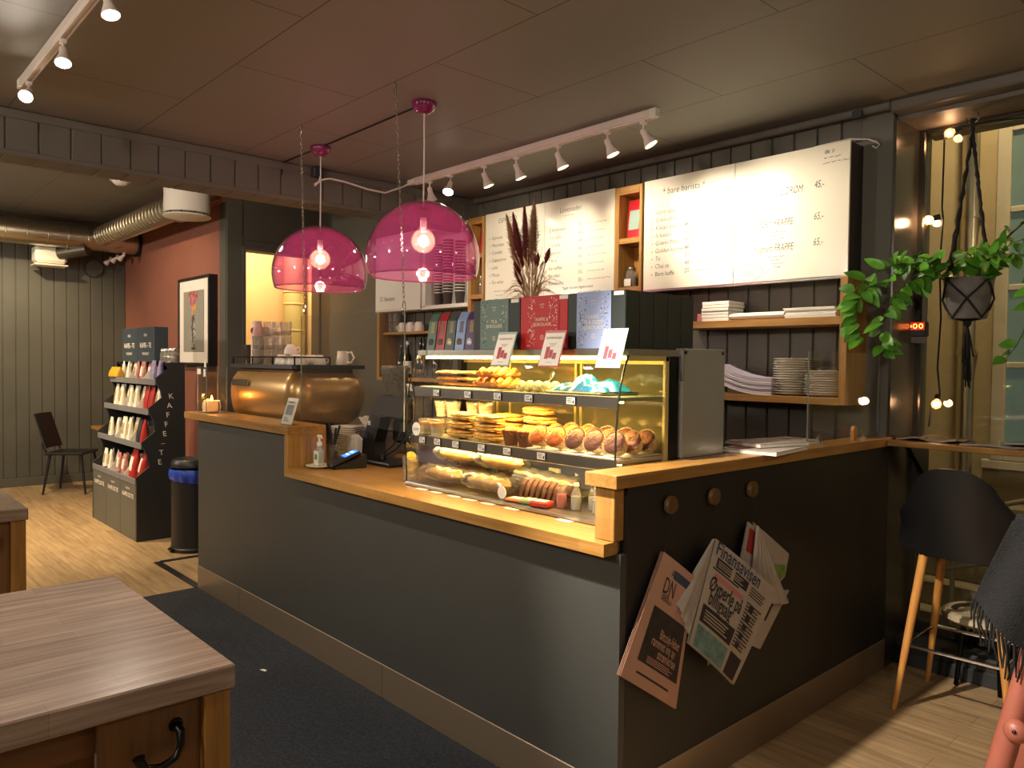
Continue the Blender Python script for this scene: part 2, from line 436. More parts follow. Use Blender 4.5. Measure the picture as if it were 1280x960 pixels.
# ------------------------------------------------------------ window bay
S(MB().box(-.168, -.012, WY-.006, WY+.5, 0, CZ, b=.004), 'wall_pier', M_wall)
S(MB().box(-.012, 3.4, 2.1, 2.6, 2.715, CZ), 'window_head', M_beam)
M_reveal = mat('reveal_gloss', '#3d3a34', .22, bump=(12, .03))
S(MB().box(-.012, 0, WY, 2.36, 0, 2.715), 'window_reveal', M_reveal)
win = MB()
for a, b_ in ((-.012, .03), (1.3, 1.36), (3.3, 3.4)): win.box(a, b_, 2.35, 2.41, .13, 2.715, b=.006)
win.box(.03, 3.3, 2.35, 2.41, 2.69, 2.715, b=.004).box(.03, 3.3, 2.35, 2.41, .13, .19, b=.006)
wf = S(win, 'window_1', mat('window_metal', '#57534a', .25, metal=.85))
MB().box(.03, 1.3, 2.377, 2.383, .19, 2.69).box(1.36, 3.3, 2.377, 2.383, .19, 2.69).build('glass_pane', M_window, wf)
w = MB().box(-.012, 3.4, 2.2, 2.42, 0, .13, b=.006).box(-.012, 3.4, 2.185, 2.2, 0, .07, b=.004).box(-.012, 3.4, 2.19, 2.2, .09, .125, b=.003)
S(w, 'window_sill', M_darkgrey)
# ------------------------------------------------------------ yard outside
S(MB().box(-1.5, 6, 2.42, 9, -.2, -.1), 'outdoor_ground', M_ground)
S(MB().box(-1.2, 6, 3.9, 4.1, -.1, 4.5), 'outdoor_wall', M_plaster)
S(MB().box(-1.3, -1.2, 2.62, 4.1, -.1, 4.5), 'outdoor_wall.001', M_plaster)
M_dw = mat('door_white', '#c9c2ae', .5); M_dg = mat('door_glass', '#6d827c', .12, emit='#7f9c96', es=.08)
for x0 in (-.06, 1.3):
    d = MB()
    for a, b_, c, e in ((x0,x0+.08,.9,3.1),(x0+.72,x0+.8,.9,3.1),(x0+.08,x0+.72,3.02,3.1),(x0+.08,x0+.72,.9,1.0),(x0+.38,x0+.42,1.0,3.02),(x0+.08,x0+.72,2.0,2.04),(x0+.08,x0+.72,2.5,2.54),(x0+.08,x0+.72,1.5,1.54),(x0-.05,x0+.85,.84,.9)): d.box(a, b_, 3.83, 3.895, c, e, b=.006)
    dd = S(d, 'window_2' if x0 < 0 else 'window_3', M_dw)
    MB().box(x0+.08, x0+.72, 3.855, 3.865, 1.0, 3.02).build('glass_pane', M_dg, dd)
pp = MB().tube([(-.19,3.76,-.1),(-.19,3.76,4.2)], .05, 16)
for z in (.6, 1.6, 2.5, 3.3): pp.tube([(-.19,3.76,z-.02),(-.19,3.76,z+.02)], .057, 16).box(-.22,-.16,3.76,3.893,z-.01,z+.01)
tag(pp.build('downpipe', M_zinc), 'grey metal rain pipe on the plaster wall outside the window', 'pipe')
st = MB()
for k in range(5): st.box(-.9, 3.0, 3.05+.12*k, 3.69, -.1+.15*k, .05+.15*k, b=.01)
tag(st.build('outdoor_steps', mat('step_stone', '#8c836b', .8, var=(8,.15))), 'pale stone steps outside below the window', 'steps')
hr = thing('handrail', 'pale slanting handrail outside behind the bar stool', 'handrail', (.5,2.8,-.1))
for z in (.35, .62, .92): MB().tube([(.02,2.85,z-.25),(1.5,2.85,z+.28)], .014, 10).build('rail', MATS['step_stone'], hr)
for x in (.05, .75, 1.45): MB().tube([(x,2.85,-.1),(x,2.85,.70+.36*(x-.05))], .012, 10).build('post', MATS['step_stone'], hr)

# ------------------------------------------------------------ kitchen behind the doorway
w = MB().box(-7.5, -7.35, 1.2, 3.6, 0, 3.15).box(-7.35, -5.9, 3.5, 3.6, 0, 3.15).box(-7.35, -5.9, 1.2, 1.21, 0, 3.15).box(-7.35, -5.75, 1.2, 3.6, 3.1, 3.15).box(-5.9, -5.8, 2.2, 3.6, 0, 3.15)
S(w, 'wall_kitchen', M_yellow)
S(MB().box(-7.4, -5.9, 1.2, 3.6, -.08, 0), 'floor_kitchen', M_floor)
pp = MB().tube([(-6.9,2.35,0),(-6.9,2.35,3.09)], .125, 24)
for z in (1.55, 1.85, 2.16, 2.3): pp.lathe([(.125,z-.012),(.131,z-.006),(.131,z+.006),(.125,z+.012)], (-6.9,2.35,0), 24)
tag(pp.build('kitchen_duct', mat('duct_green', '#a9a677', .45)), 'upright greenish duct seen through the kitchen doorway', 'duct')
S(MB().box(-7.0, -6.75, 2.5, 2.56, 0, 3.1), 'wall_kitchen_pillar', M_yellow)
kb = thing('kitchen_cabinet', 'pale green cabinet inside the kitchen behind the glasses', 'cabinet', (-7.1, 2.95, 0))
MB().box(-7.34, -6.85, 2.6, 3.3, .0, 1.86, b=.01).build('body', mat('sage', '#9b9a66', .6), kb)
MB().box(-6.85, -6.835, 2.62, 3.28, .1, 1.84, b=.004).build('door', MATS['sage'], kb)
MB().tube([(-6.82,2.68,1.6),(-6.81,2.68,1.6),(-6.81,2.68,1.78),(-6.82,2.68,1.78)], .008, 6).build('handle', M_blackm, kb)

# ------------------------------------------------------------ camera
F = 961.18
yw, pt, rl = math.radians(47.555), math.radians(-1.574), math.radians(.631)
fw = Vector((-math.sin(yw)*math.cos(pt), math.cos(yw)*math.cos(pt), math.sin(pt))); rt = Vector((math.cos(yw), math.sin(yw), 0)); up = rt.cross(fw)
rt, up = math.cos(rl)*rt + math.sin(rl)*up, -math.sin(rl)*rt + math.cos(rl)*up
cd = bpy.data.cameras.new('camera'); co = bpy.data.objects.new('camera', cd); COL.objects.link(co)
cd.sensor_width = 36; cd.lens = F/1280*36; cd.clip_start = .02; cd.clip_end = 60
co.matrix_world = Matrix(((rt.x, up.x, -fw.x, 1.537), (rt.y, up.y, -fw.y, -1.876), (rt.z, up.z, -fw.z, 1.5), (0,0,0,1)))
SC.camera = co

# ------------------------------------------------------------ light
def light(kind, name, loc, e, col='#fff0de', target=None, size=.03, cone=60, blend=.5, sx=None, sy=None):
    l = bpy.data.lights.new(name, kind); o = bpy.data.objects.new(name, l); COL.objects.link(o)
    l.energy = e; l.color = lin(col)[:3]; o.location = loc
    if kind == 'AREA':
        l.shape = 'RECTANGLE'; l.size = sx; l.size_y = sy
    else: l.shadow_soft_size = size
    if kind == 'SPOT': l.spot_size = math.radians(cone); l.spot_blend = blend
    if target is not None: o.rotation_euler = (Vector(target) - Vector(loc)).to_track_quat('-Z', 'Y').to_euler()
    return o
W_ = bpy.data.worlds.new('night'); SC.world = W_; W_.use_nodes = True
bg = W_.node_tree.nodes['Background']; bg.inputs[0].default_value = (.10, .085, .07, 1); bg.inputs[1].default_value = .6
vs = SC.view_settings; vs.view_transform = 'Standard'; vs.look = 'None'; vs.gamma = 1; vs.exposure = 1.0
SC.display_settings.display_device = 'sRGB'
try: vs.use_curve_mapping = False
except Exception: pass
cy = SC.cycles; cy.max_bounces = 10; cy.transparent_max_bounces = 24; cy.diffuse_bounces = 4; cy.glossy_bounces = 4; cy.sample_clamp_indirect = 4; cy.use_denoising = True
cy.caustics_reflective = False; cy.caustics_refractive = False; cy.blur_glossy = .5
# ------------------------------------------------------------ track lights
def frame_z(d):
    return Vector(d).normalized().to_track_quat('-Z', 'Y').to_matrix().to_4x4()
def spot_head(label, x, y, ztop, d, face, group, drop=.05, s=1.0, watts=0, cone=60, col='#fff0de', aim=None, blend=.6):
    t = thing('track_spotlight', label, 'spotlight', (x, y, ztop), 0, group)
    d = Vector(d).normalized()
    p = Vector((x, y, ztop - drop)); M = Matrix.Translation(p) @ frame_z(d)
    MB().box(x-.02*s, x+.02*s, y-.016*s, y+.016*s, ztop-.018, ztop, b=.003).tube([(x,y,ztop-.018), (x,y,ztop-drop)], .006*s, 8).build('stem', M_lamprim, t)
    b = MB().lathe([(0,.012*s),(.016*s,.012*s),(.02*s,0),(.02*s,-.03*s),(.024*s,-.045*s),(.041*s,-.088*s),(.043*s,-.096*s),(.039*s,-.096*s),(.036*s,-.088*s),(.02*s,-.05*s)], n=20, M=M)
    b.build('shade', M_lamprim, t)
    MB().lathe([(0,-.084*s),(.036*s,-.084*s),(.037*s,-.09*s),(0,-.094*s)], n=20, M=M).build('lamp_face', face, t)
    if watts:
        q = p + d*.115*s
        light('SPOT', 'spot_beam', q, watts, col, aim if aim is not None else q + d, .03, cone, blend)
    return t

tr = thing('track_rail', 'white lamp track over the serving side, parallel to the menu boards', 'track', (-1.92, 1.285, 2.745))
MB().box(-2.955, -.862, 1.267, 1.303, 2.75, CZ, b=.004).box(-2.955, -.862, 1.272, 1.278, 2.743, 2.75).box(-2.955, -.862, 1.292, 1.298, 2.743, 2.75).build('rail', M_lamprim, tr)
MB().box(-.9, -.855, 1.265, 1.305, 2.745, CZ, b=.004).build('end_cap', M_white, tr)
MB().box(-3.03, -2.955, 1.268, 1.302, 2.75, CZ-.002, b=.006).build('feed_connector', M_white, tr)
T1 = 'spotlights on the track by the menu boards'
hx = [-2.78, -2.548, -2.203, -1.905, -1.555, -1.186, -.946]
lab1 = ['small white spotlight at the cable end of the rear track, just above a pink lamp', 'white spotlight second from the cable end of the rear track, glowing brightly',
  'white spotlight third from the cable end of the rear track', 'white spotlight in the middle of the seven on the rear track',
  'white spotlight third from the free end of the rear track', 'white spotlight second from the free end of the rear track', 'white spotlight at the free end of the rear track, tilted sideways']
dirs = [(-.1,.35,-1), (.35,-.55,-1), (.25,.35,-1), (.25,.35,-1), (.3,.3,-1), (.35,.25,-1), (.5,.3,-1)]
aims = [None, None, (-2.6,1.9,2.25), (-1.98,1.9,2.27), (-1.4,1.9,2.3), (-.88,1.9,2.24), (-.4,1.9,2.0)]
W1 = [8, 6, 14, 20, 20, 38, 30]
for i, x in enumerate(hx):
    spot_head(lab1[i], x, 1.285, 2.745, dirs[i], M_spot if i in (0, 1) else M_spotdim, T1, s=.86, drop=.055, watts=W1[i], cone=[90, 80, 90, 60, 75, 64, 95][i], aim=aims[i], col='#fff0d6', blend=1)
tr = thing('track_rail', 'white lamp track on the ceiling in front of the dark beam', 'track', (-1.65, -1.13, 2.745))
MB().box(-2.65, -.1, -1.148, -1.112, 2.75, CZ, b=.004).box(-2.65, -.1, -1.143, -1.137, 2.743, 2.75).box(-2.65, -.1, -1.123, -1.117, 2.743, 2.75).build('rail', M_lamprim, tr)
MB().box(-2.69, -2.645, -1.15, -1.11, 2.745, CZ, b=.004).build('end_cap', M_white, tr)
T2 = 'spotlights on the front ceiling track'
for i, (x, d, a, w_, lb) in enumerate(((-2.53, (.75,-.35,-.7), None, 26, 'dazzling spotlight at the far end of the front ceiling track'),
    (-1.90, (.45,-.1,-1), None, 30, 'bright tilted spotlight next along the front ceiling track from the dazzling end one'),
    (-1.30, (.3,.1,-1), None, 30, 'spotlight cut off by the top edge of the picture'),
    (-.32, (.25,.75,-1), (.9,.95,0), 300, 'spotlight on the front ceiling track over the counter corner'))):
    spot_head(lb, x, -1.13, 2.745, d, M_spot, T2, drop=.04, s=.72, watts=w_, cone=[120, 110, 110, 52][i], aim=a)

# ------------------------------------------------------------ pink pendants
def pendant(label, x, y, zc):
    t = thing('pendant_lamp', label, 'pendant lamp', (x, y, zc), 0, 'pink dome pendant lamps')
    R = .282; pr = []
    for k in range(25):
        a = math.radians(5) + k/24*math.radians(103.5); pr.append((R*math.sin(a), R*math.cos(a)))
    ins = [(r*.985, z*.985) for r, z in reversed(pr)]
    MB().lathe(pr + ins, (x,y,zc), 64, close=True).build('shade', M_pink, t)
    MB().lathe([(.265+.004*math.cos(a), -.091+.004*math.sin(a)) for a in [2*PI*k/8 for k in range(8)]], (x,y,zc), 64, close=True).build('rim', glass('pink_rim', '#e8a0cc', .05, 3, .25, '#ff9ad0') if 'pink_rim' not in MATS else MATS['pink_rim'], t)
    MB().lathe([(0,.288),(.03,.286),(.032,.278),(.028,.272),(.028,.15),(.026,.15),(.026,.27),(0,.27)], (x,y,zc), 20).build('socket_tube', MATS['acrylic'], t)
    MB().lathe([(0,.2),(.017,.2),(.017,.15),(.013,.145),(.012,.13),(0,.13)], (x,y,zc), 16).build('socket', M_lamprim, t)
    b = MB().ball((x,y,zc+.085), .06, n=24, m=16).build('bulb', M_bulbglass, t)
    MB().ball((x,y,zc+.085), .021, .021, .027, n=16, m=10).build('filament', M_bulb, b)
    MB().tube([(x,y,zc+.28), (x+.003,y,zc+.5), (x,y,CZ-.04)], .004, 8).build('cord', M_lamprim, t)
    MB().lathe([(0,-.055),(.02,-.055),(.04,-.048),(.058,-.03),(.064,-.006),(.062,0),(0,0)], (x,y,CZ-.002), 28).build('canopy', M_pinks, t)
    light('POINT', 'pendant_light', (x,y,zc+.085), 6, '#ffe6d8', None, .035)
pendant('larger-looking pink dome lamp hanging nearer the menu boards, over the pastry case', -1.615, .395, 2.018)
pendant('pink dome lamp hanging above the coffee machine', -2.705, .417, 2.03)
tag(MB().tube([(-3.187,.40,2.70),(-3.187,.405,2.735),(-3.18,.41,2.784),(-2.713,.412,2.784),(-2.1,.405,2.784),(-1.618,.398,2.784)], .0045, 6).build('lamp_cable', M_blackp), 'black cable along the ceiling joining the two pink lamps', 'cable')
jb = thing('junction_box', 'small dark junction box on the beam with a looped white cable', 'junction box', (-3.17,.634,2.74))
MB().box(-3.188,-3.13,.60,.68,2.72,2.785,b=.006).build('box', M_darkgrey, jb)
MB().tube([(-3.12,.64,2.72),(-3.1,.62,2.68),(-3.12,.6,2.655),(-3.14,.61,2.67),(-3.12,.66,2.705),(-3.1,.7,2.715),(-3.06,.8,2.7),(-3.04,.95,2.675),(-3.02,1.08,2.667),(-3.0,1.2,2.72),(-2.98,1.285,2.765)], .006, 8).build('white_cable', M_lamprim, jb)

# ------------------------------------------------------------ hanging chains and acrylic screen
def chain(label, p0, p1):
    p0, p1 = Vector(p0), Vector(p1); t = thing('hanging_chain', label, 'chain', p1, 0, 'chains carrying the acrylic screen')
    m = MB(); n = int((p0-p1).length/.021)
    for k in range(n):
        c = p1 + (p0-p1)*((k+.5)/n); a = PI/2*(k % 2); X = Vector((math.cos(a), math.sin(a), 0))
        m.tube([c + X*.0052*math.cos(q) + Vector((0,0,.0135*math.sin(q))) for q in [2*PI*j/8 for j in range(8)]], .0017, 4, closed=True)
    m.build('links', M_chrome, t)
    h = MB()
    h.tube([p1 + Vector((.012*math.cos(q), 0, -.03+.032*math.sin(q))) for q in [2*PI*j/12 for j in range(12)]], .0025, 6, closed=True)
    h.tube([p0 + Vector((.011*math.cos(q), 0, -.03+.03*math.sin(q))) for q in [2*PI*j/12 for j in range(12)]], .0022, 6, closed=True)
    h.build('hook', M_chrome, t)
chain('silver chain hanging in front of the pink lamp over the pastry case', (-1.488,.138,CZ), (-1.392,.13,1.775))
chain('silver chain hanging in front of the pink lamp over the coffee machine', (-2.374,.118,CZ), (-2.343,.13,1.815))
sc_ = thing('acrylic_screen', 'clear acrylic screen hanging from two chains above the till', 'screen', (-1.87,.13,1.18))
MB().box(-2.38, -1.385, .128, .132, 1.18, 1.745).build('panel', M_acryl, sc_)
glass('acrylic_edge', '#cfd6d2', .1, 3, .35, '#cfd6d8')
for x in (-1.3845, -2.3815): MB().box(x-.0015, x+.0015, .1275, .1325, 1.18, 1.745).build('panel_edge', MATS['acrylic_edge'], sc_)

# ------------------------------------------------------------ ducts and ceiling fittings in the lounge
def spiral(m, p0, p1, r, step=.11, n=28):
    p0, p1 = Vector(p0), Vector(p1); m.tube([p0, p1], r, n); L_ = (p1-p0).length; d = (p1-p0)/L_
    for k in range(int(L_/step)): c = p0 + d*(k+.5)*step; m.tube([c-d*.006, c-d*.003, c+d*.003, c+d*.006], [r, r+.005, r+.005, r], n, cap=False)
du = thing('ventilation_duct', 'long silver spiral duct running into the terracotta wall', 'duct', (-8.38,-2,2.75))
m = MB(); spiral(m, (-8.38,-5.2,2.885), (-8.38,1.05,2.885), .135, .2); m.build('pipe', M_zinc, du)
MB().lathe([(.137,0),(.16,0),(.16,.03),(.137,.03)], n=28, close=True, M=Matrix.Translation((-8.38,1.035,2.885)) @ Matrix.Rotation(-PI/2,4,'X')).build('wall_collar', M_blackp, du)
du = thing('ventilation_duct', 'short silver spiral duct branch leading to the big round air valve', 'duct', (-7,.65,2.78))
m = MB(); spiral(m, (-8.23,.65,2.91), (-5.76,.65,2.91), .115, .1); m.build('pipe', M_zinc, du)
MB().lathe([(.117,0),(.15,0),(.15,.02),(.117,.02)], n=24, close=True, M=Matrix.Translation((-5.79,.65,2.91)) @ Matrix.Rotation(PI/2,4,'Y')).build('collar', M_zinc, du)
dv = thing('ceiling_vent', 'large cream drum-shaped air valve with a disc underneath', 'air valve', (-5.58,.65,2.77))
m = MB().lathe([(0,3.12),(.19,3.12),(.195,3.1),(.195,2.83),(.185,2.81),(.15,2.81),(.0,2.815)], (-5.58,.65,0), 36); m.build('drum', M_whitem, dv)
MB().lathe([(0,2.795),(.2,2.79),(.205,2.78),(.19,2.772),(0,2.768)], (-5.58,.65,0), 36).build('disc', M_whitem, dv)
m = MB()
for k in range(10): a = 2*PI*k/10; m.box(-5.58+.17*math.cos(a)-.006, -5.58+.17*math.cos(a)+.006, .65+.17*math.sin(a)-.006, .65+.17*math.sin(a)+.006, 2.785, 2.815)
m.build('spacer', M_darkgrey, dv)
dv = thing('ceiling_vent', 'smaller cream box-shaped air valve on a dark pipe by the far wall', 'air valve', (-8.62,.2,2.55))
MB().box(-8.74,-8.5,.02,.34,2.58,2.78,b=.03).build('box', M_whitem, dv); MB().box(-8.75,-8.49,.01,.35,2.55,2.57,b=.02).build('disc', M_whitem, dv)
MB().tube([(-8.30,.50,2.755),(-8.52,.26,2.7)], .075, 18).build('pipe', mat('dark_duct', '#57534a', .4, metal=.6), dv)
vt = thing('round_vent', 'round dark vent cover on the far boarded wall', 'vent', (-8.9,.71,2.5))
Mx = Matrix.Translation((-8.898,.71,2.6)) @ Matrix.Rotation(PI/2,4,'Y')
MB().lathe([(0,.03),(.095,.03),(.1,.02),(.1,.0),(0,0)], n=32, M=Mx).build('cover', M_farwall, vt); MB().lathe([(.1,.0),(.118,.0),(.118,.012),(.1,.012)], n=32, M=Mx, close=True).build('ring', M_darkgrey, vt)
sd = thing('smoke_detector', 'white smoke detector on the lounge ceiling', 'smoke detector', (-6.1,.24,3.08))
MB().lathe([(0,-.05),(.04,-.05),(.065,-.03),(.07,-.015),(0,-.015)], (-6.1,.24,3.13), 24).build('dome', M_white, sd); MB().lathe([(.0,-.015),(.085,-.015),(.088,0),(0,0)], (-6.1,.24,3.13), 24).build('base', M_white, sd)
for i, (x, q) in enumerate(((-8.75,'lowest and most tilted'),(-8.47,'middle'),(-8.2,'tiniest'))):
    spot_head('%s of three small white spotlights below the silver duct' % q, x, .86, 2.742, (-.6,-.5,-.6), M_lamprim, 'small spotlights under the duct', drop=.03, s=.85)
# lamps of the lounge and the rest of the cafe (out of the picture)
for (x, y, e_, tg, cn, c_) in ((-7.2,-.6,150,(-8.9,.0,1.5),75,'#ffe6b8'), (-6.0,-1.0,260,(-6.3,-.6,0),85,'#ffe0ac'), (-6.2,-1.2,95,(-6.9,1.07,1.9),70,'#ffe0bc'), (-4.6,-1.4,120,(-4.6,.0,0),100,'#ffe2b8')):
    light('SPOT', 'lounge_spot', (x,y,3.0), e_, c_, tg, .04, cn, .9)
light('POINT', 'kitchen_lamp', (-6.5,2.0,2.9), 38, '#ffe2b4', None, .12)

# bare unseen fill lights, added around the room to lift its ambient light
for (x, y, z, e_) in ((2.5,-2.6,2.45,24), (.2,-3.6,2.5,75), (-2.6,-3.6,2.5,40), (-6.6,-3.0,2.3,100), (2.9,.2,2.5,12), (-4.3,-.2,2.95,16)):
    light('POINT', 'room_fill', (x,y,z), e_, '#fff0de', None, .12)
# ------------------------------------------------------------ counter
ct = thing('service_counter', 'long L-shaped charcoal serving counter with a brushed steel kick plate', 'counter', (-1.8,.4,0))
MB().prism([(-3.55,.15),(0,.15),(0,.899),(-2.228,.899),(-2.228,1.11),(-3.55,1.11)], 'y', 0, .03).build('front_panel', M_counter, ct)
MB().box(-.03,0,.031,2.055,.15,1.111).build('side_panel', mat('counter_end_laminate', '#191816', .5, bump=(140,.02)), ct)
MB().box(-3.55,-3.52,.03,.8,.0,1.11).build('end_panel', M_counter, ct)
MB().box(-3.552,.003,-.004,.02,0,.15,b=.002).box(-2.9,-2.897,-.0055,-.004,.0,.15).box(-1.35,-1.347,-.0055,-.004,0,.15).build('kick_plate', M_kick, ct)
MB().box(-.02,.004,.02,2.055,0,.15,b=.002).build('kick_plate', M_kick, ct)
MB().box(-3.52,-.03,.72,.75,0,.899).build('carcass', M_darkgrey, ct)
wt = thing('counter_worktop', 'honey oak worktop stepping up to a raised ledge beside the coffee machine', 'worktop', (-1.8,.3,.9))
MB().prism([(-2.185,-.065),(-.014,-.065),(-.014,.0),(-.032,.0),(-.032,.78),(-3.5,.78),(-3.5,.18),(-2.185,.18)], 'z', .9, .94).build('low_board', M_wood, wt)
MB().box(-3.68,-2.1853,-.045,.176,1.111,1.155,b=.002).build('raised_board', M_wood, wt)
MB().box(-2.226,-2.185,-.045,.176,.9,1.111,b=.001).build('step_board', M_woodz, wt)
bt = thing('bar_worktop', 'oak bar top on the short arm of the counter, running to the window', 'worktop', (-.05,1,1.11))
MB().box(-.115,.016,-.045,2.055,1.112,1.155,b=.002).build('board', M_woody, bt)
MB().box(-.092,-.012,-.02,.029,.941,1.1115,b=.002).build('end_post', M_woodz, bt)
bc = thing('back_counter', 'dark counter along the back wall under the cup shelf', 'counter', (-3,1.8,0))
MB().box(-4.6,-1.3,1.5,2.05,.08,.88).build('body', M_darkgrey, bc); MB().box(-4.6,-1.3,1.47,2.05,.88,.92,b=.003).build('worktop', M_grey, bc)
# wooden pegs
for i, y in enumerate((.244,.501,.76)):
    pg = thing('coat_peg', ['round wooden peg next to the counter corner','middle one of the three round wooden pegs','round wooden peg above the newspaper with fanned pages'][i], 'peg', (.001,y,1.0), 0, 'wooden pegs on the counter end')
    MB().lathe([(0,.022),(.027,.022),(.031,.016),(.03,.004),(.012,.002),(.012,-.001),(0,-.001)], n=24, M=Matrix.Translation((.001,y,1.032)) @ Matrix.Rotation(PI/2,4,'Y')).build('knob', M_peg, pg)
    MB().tube([(.012,y,1.0),(.013,y+.003,.96),(.016,y+[-.046,-.047,-.018][i],[.86,.885,.905][i])], .0012, 5).build('string', M_blackp, pg)

# ------------------------------------------------------------ pastry case
X0, X1 = -1.36, -.132
PRF = [(.132,.957),(.129,1.08),(.128,1.2),(.13,1.28),(.138,1.36),(.152,1.43),(.172,1.49),(.19,1.53)]
cs = thing('display_case', 'glass-fronted refrigerated pastry case lit from inside on the oak worktop', 'display case', (-.75,.3,.94))
M_caseback = mat('case_back', '#5b5638', .12, coat=.5)
MB().box(X0,X1,.12,.48,.9405,.957,b=.003).build('base_tray', M_steel, cs)
g = MB(); n = len(PRF)
g.grid(lambda u, v: (X0+(X1-X0)*u, PRF[round(v*(n-1))][0], PRF[round(v*(n-1))][1]), 1, n-1, th=.005); g.build('front_glass', M_glass, cs)
side = PRF + [(.42,1.53),(.42,.957)]
MB().prism(side, 'x', X0, X0+.005).build('side_glass', M_glass, cs); MB().prism(side, 'x', X1-.005, X1).build('side_glass', M_glass, cs)
m = MB()
mat('glass_edge', '#2a2c26', .15, coat=.5)
for x in (X0, X1): MB().tube([(x, y-.003, z) for y, z in PRF], .0035, 6).build('glass_edge', MATS['glass_edge'], cs)
MB().prism([(X0,.186),(X1+.002,.186),(X1+.002,.48),(-.156,.48),(-.156,.6),(X0,.6)], 'z', 1.53, 1.553).build('top_shelf', M_steel, cs)
MB().box(X0,X1,.46,.475,.957,1.53).build('back_panel', M_caseback, cs)
m = MB()
for x in (-1.13,-1.105,-1.02,-.62,-.59): m.box(x-.006,x+.006,.45,.46,.957,1.53)
m.box(X0,X1,.44,.46,1.5,1.53).build('back_door_frame', mat('case_trim', '#b9a860', .35, metal=.4), cs)
m = MB().box(X1-.02,X1+.003,.42,.475,.957,1.53,b=.002).box(X0-.003,X0+.02,.42,.475,.957,1.53,b=.002); m.build('rear_frame', M_blackm, cs)
MB().box(X0,-.156,.476,.6,.9405,1.53).build('machine_housing', M_blackp, cs)
MB().box(X1-.012,X1+.001,.398,.42,.957,1.53,b=.002).box(X1-.012,X1+.001,.19,.42,1.512,1.53).build('side_trim', mat('cream_trim', '#b7a96e', .4), cs)
for z, yf, nm in ((1.385,.15,0),(1.17,.144,1)):
    sh = MB().box(X0+.012,X1-.012,yf+.008,.45,z-.013,z).build('shelf', mat('shelf_glass_%d' % nm, '#8f9a72' if nm == 0 else '#a9a28c', .2, metal=.2), cs)
    MB().box(X0+.012,X1-.012,yf,yf+.008,z-.04,z+.003,b=.002).build('price_rail', M_steel, sh)
    MB().box(X0+.02,X1-.02,yf+.03,yf+.04,z-.02,z-.013).build('lamp_strip', M_led, sh)
MB().tube([(X0+.03,.215,1.521),(X1-.03,.215,1.521)], .006, 8).build('lamp_tube', M_led, cs)
dr = MB().box(-.92,-.16,.435,.455,.99,1.1,b=.004).box(-.9,-.2,.43,.437,1.072,1.08).build('drawer_front', mat('blue_grey_panel', '#5a648f', .35, metal=.3), cs)
MB().prism([(-.60,1.052),(-.58,1.045),(-.60,1.038),(-.597,1.045)], 'y', .432, .435).box(-.75,-.68,.428,.436,1.04,1.06,b=.003).build('latch', M_white, dr)
cl_ = '#ffd680'
for z, e_ in ((1.515,5),(1.345,6.5),(1.125,3.2)):
    light('AREA', 'case_light', (-.75,.25 if z > 1.5 else .22,z), e_, cl_, (-.75,.29,z-1), sx=1.15, sy=.04)

# tags on the case
tg = thing('price_tag', 'x', 'price tag', (0,0,0))
MB().box(-.021,.021,-.001,.001,-.013,.013).build('card', M_paper, tg, local=True)
m = MB().box(-.0225,.0225,0,.0012,-.0145,.0145); m.build('black_edge', M_blackp, tg, local=True)
m = MB()
for k, (a, b) in enumerate(((-.016,.008),(-.016,.002),(-.013,.012))): m.box(a, b, -.0016,-.0011, .006-k*.006, .008-k*.006)
m.box(.012,.017,-.0016,-.0011,-.009,.002).build('print_lines', M_ink, tg, local=True)
spots = [(-1.163,.147,1.366,'upper',0),(-.947,.147,1.366,'upper',1),(-.76,.147,1.366,'upper',2),(-.58,.147,1.366,'upper',3),(-.36,.147,1.366,'upper',4),
         (-1.258,.141,1.153,'middle',0),(-1.146,.141,1.153,'middle',1),(-1.017,.141,1.153,'middle',2),(-.849,.141,1.153,'middle',3),(-.693,.141,1.153,'middle',4),(-.502,.141,1.153,'middle',5)]
first = True
for x, y, z, rw, k in spots:
    lb = '%s price tag from the till on the %s shelf edge of the pastry case' % (ORD[k], 'upper' if rw == 'upper' else 'lower')
    if first: tg.location = (x, y-.001, z); tg['label'] = lb; tg['group'] = 'price tags on the shelf edges'; first = False
    else: clone(tg, (x, y-.001, z), label=lb)
sg = thing('round_sticker', 'round white sticker on the glass at the till end of the pastry case', 'sticker', (-1.283,.124,1.17))
MB().lathe([(0,.0),(.03,.0),(.03,.0012),(0,.0012)], n=28, M=Matrix.Translation((-1.283,.1265,1.2)) @ Matrix.Rotation(PI/2,4,'X')).build('disc', M_paper, sg)
MB().text('GODT', (-1.283,.1252,1.194), size=.016).build('lettering', M_ink, sg)
cd_ = None
for k, (x, y) in enumerate(((-1.202,.1),(-1.098,.1),(-.973,.1),(-.87,.1),(-.756,.1),(-.62,.1),(-.338,.1))):
    lb = 'flat white card lying along the foot of the case glass, %s from the till end' % ORD[k]
    if cd_ is None:
        cd_ = thing('label_card', lb, 'card', (x,y,.9405), .0, 'flat cards along the foot of the case')
        MB().box(-.034,.034,-.012,.012,0,.0025,b=.0006).build('card', M_paper, cd_, local=True)
        MB().box(-.024,.016,-.004,-.002,.0026,.0029).box(-.024,.004,.002,.004,.0026,.0029).build('print_lines', M_grey, cd_, local=True)
    else: clone(cd_, (x,y,.9405), rz=rnd.uniform(-.06,.06), label=lb)

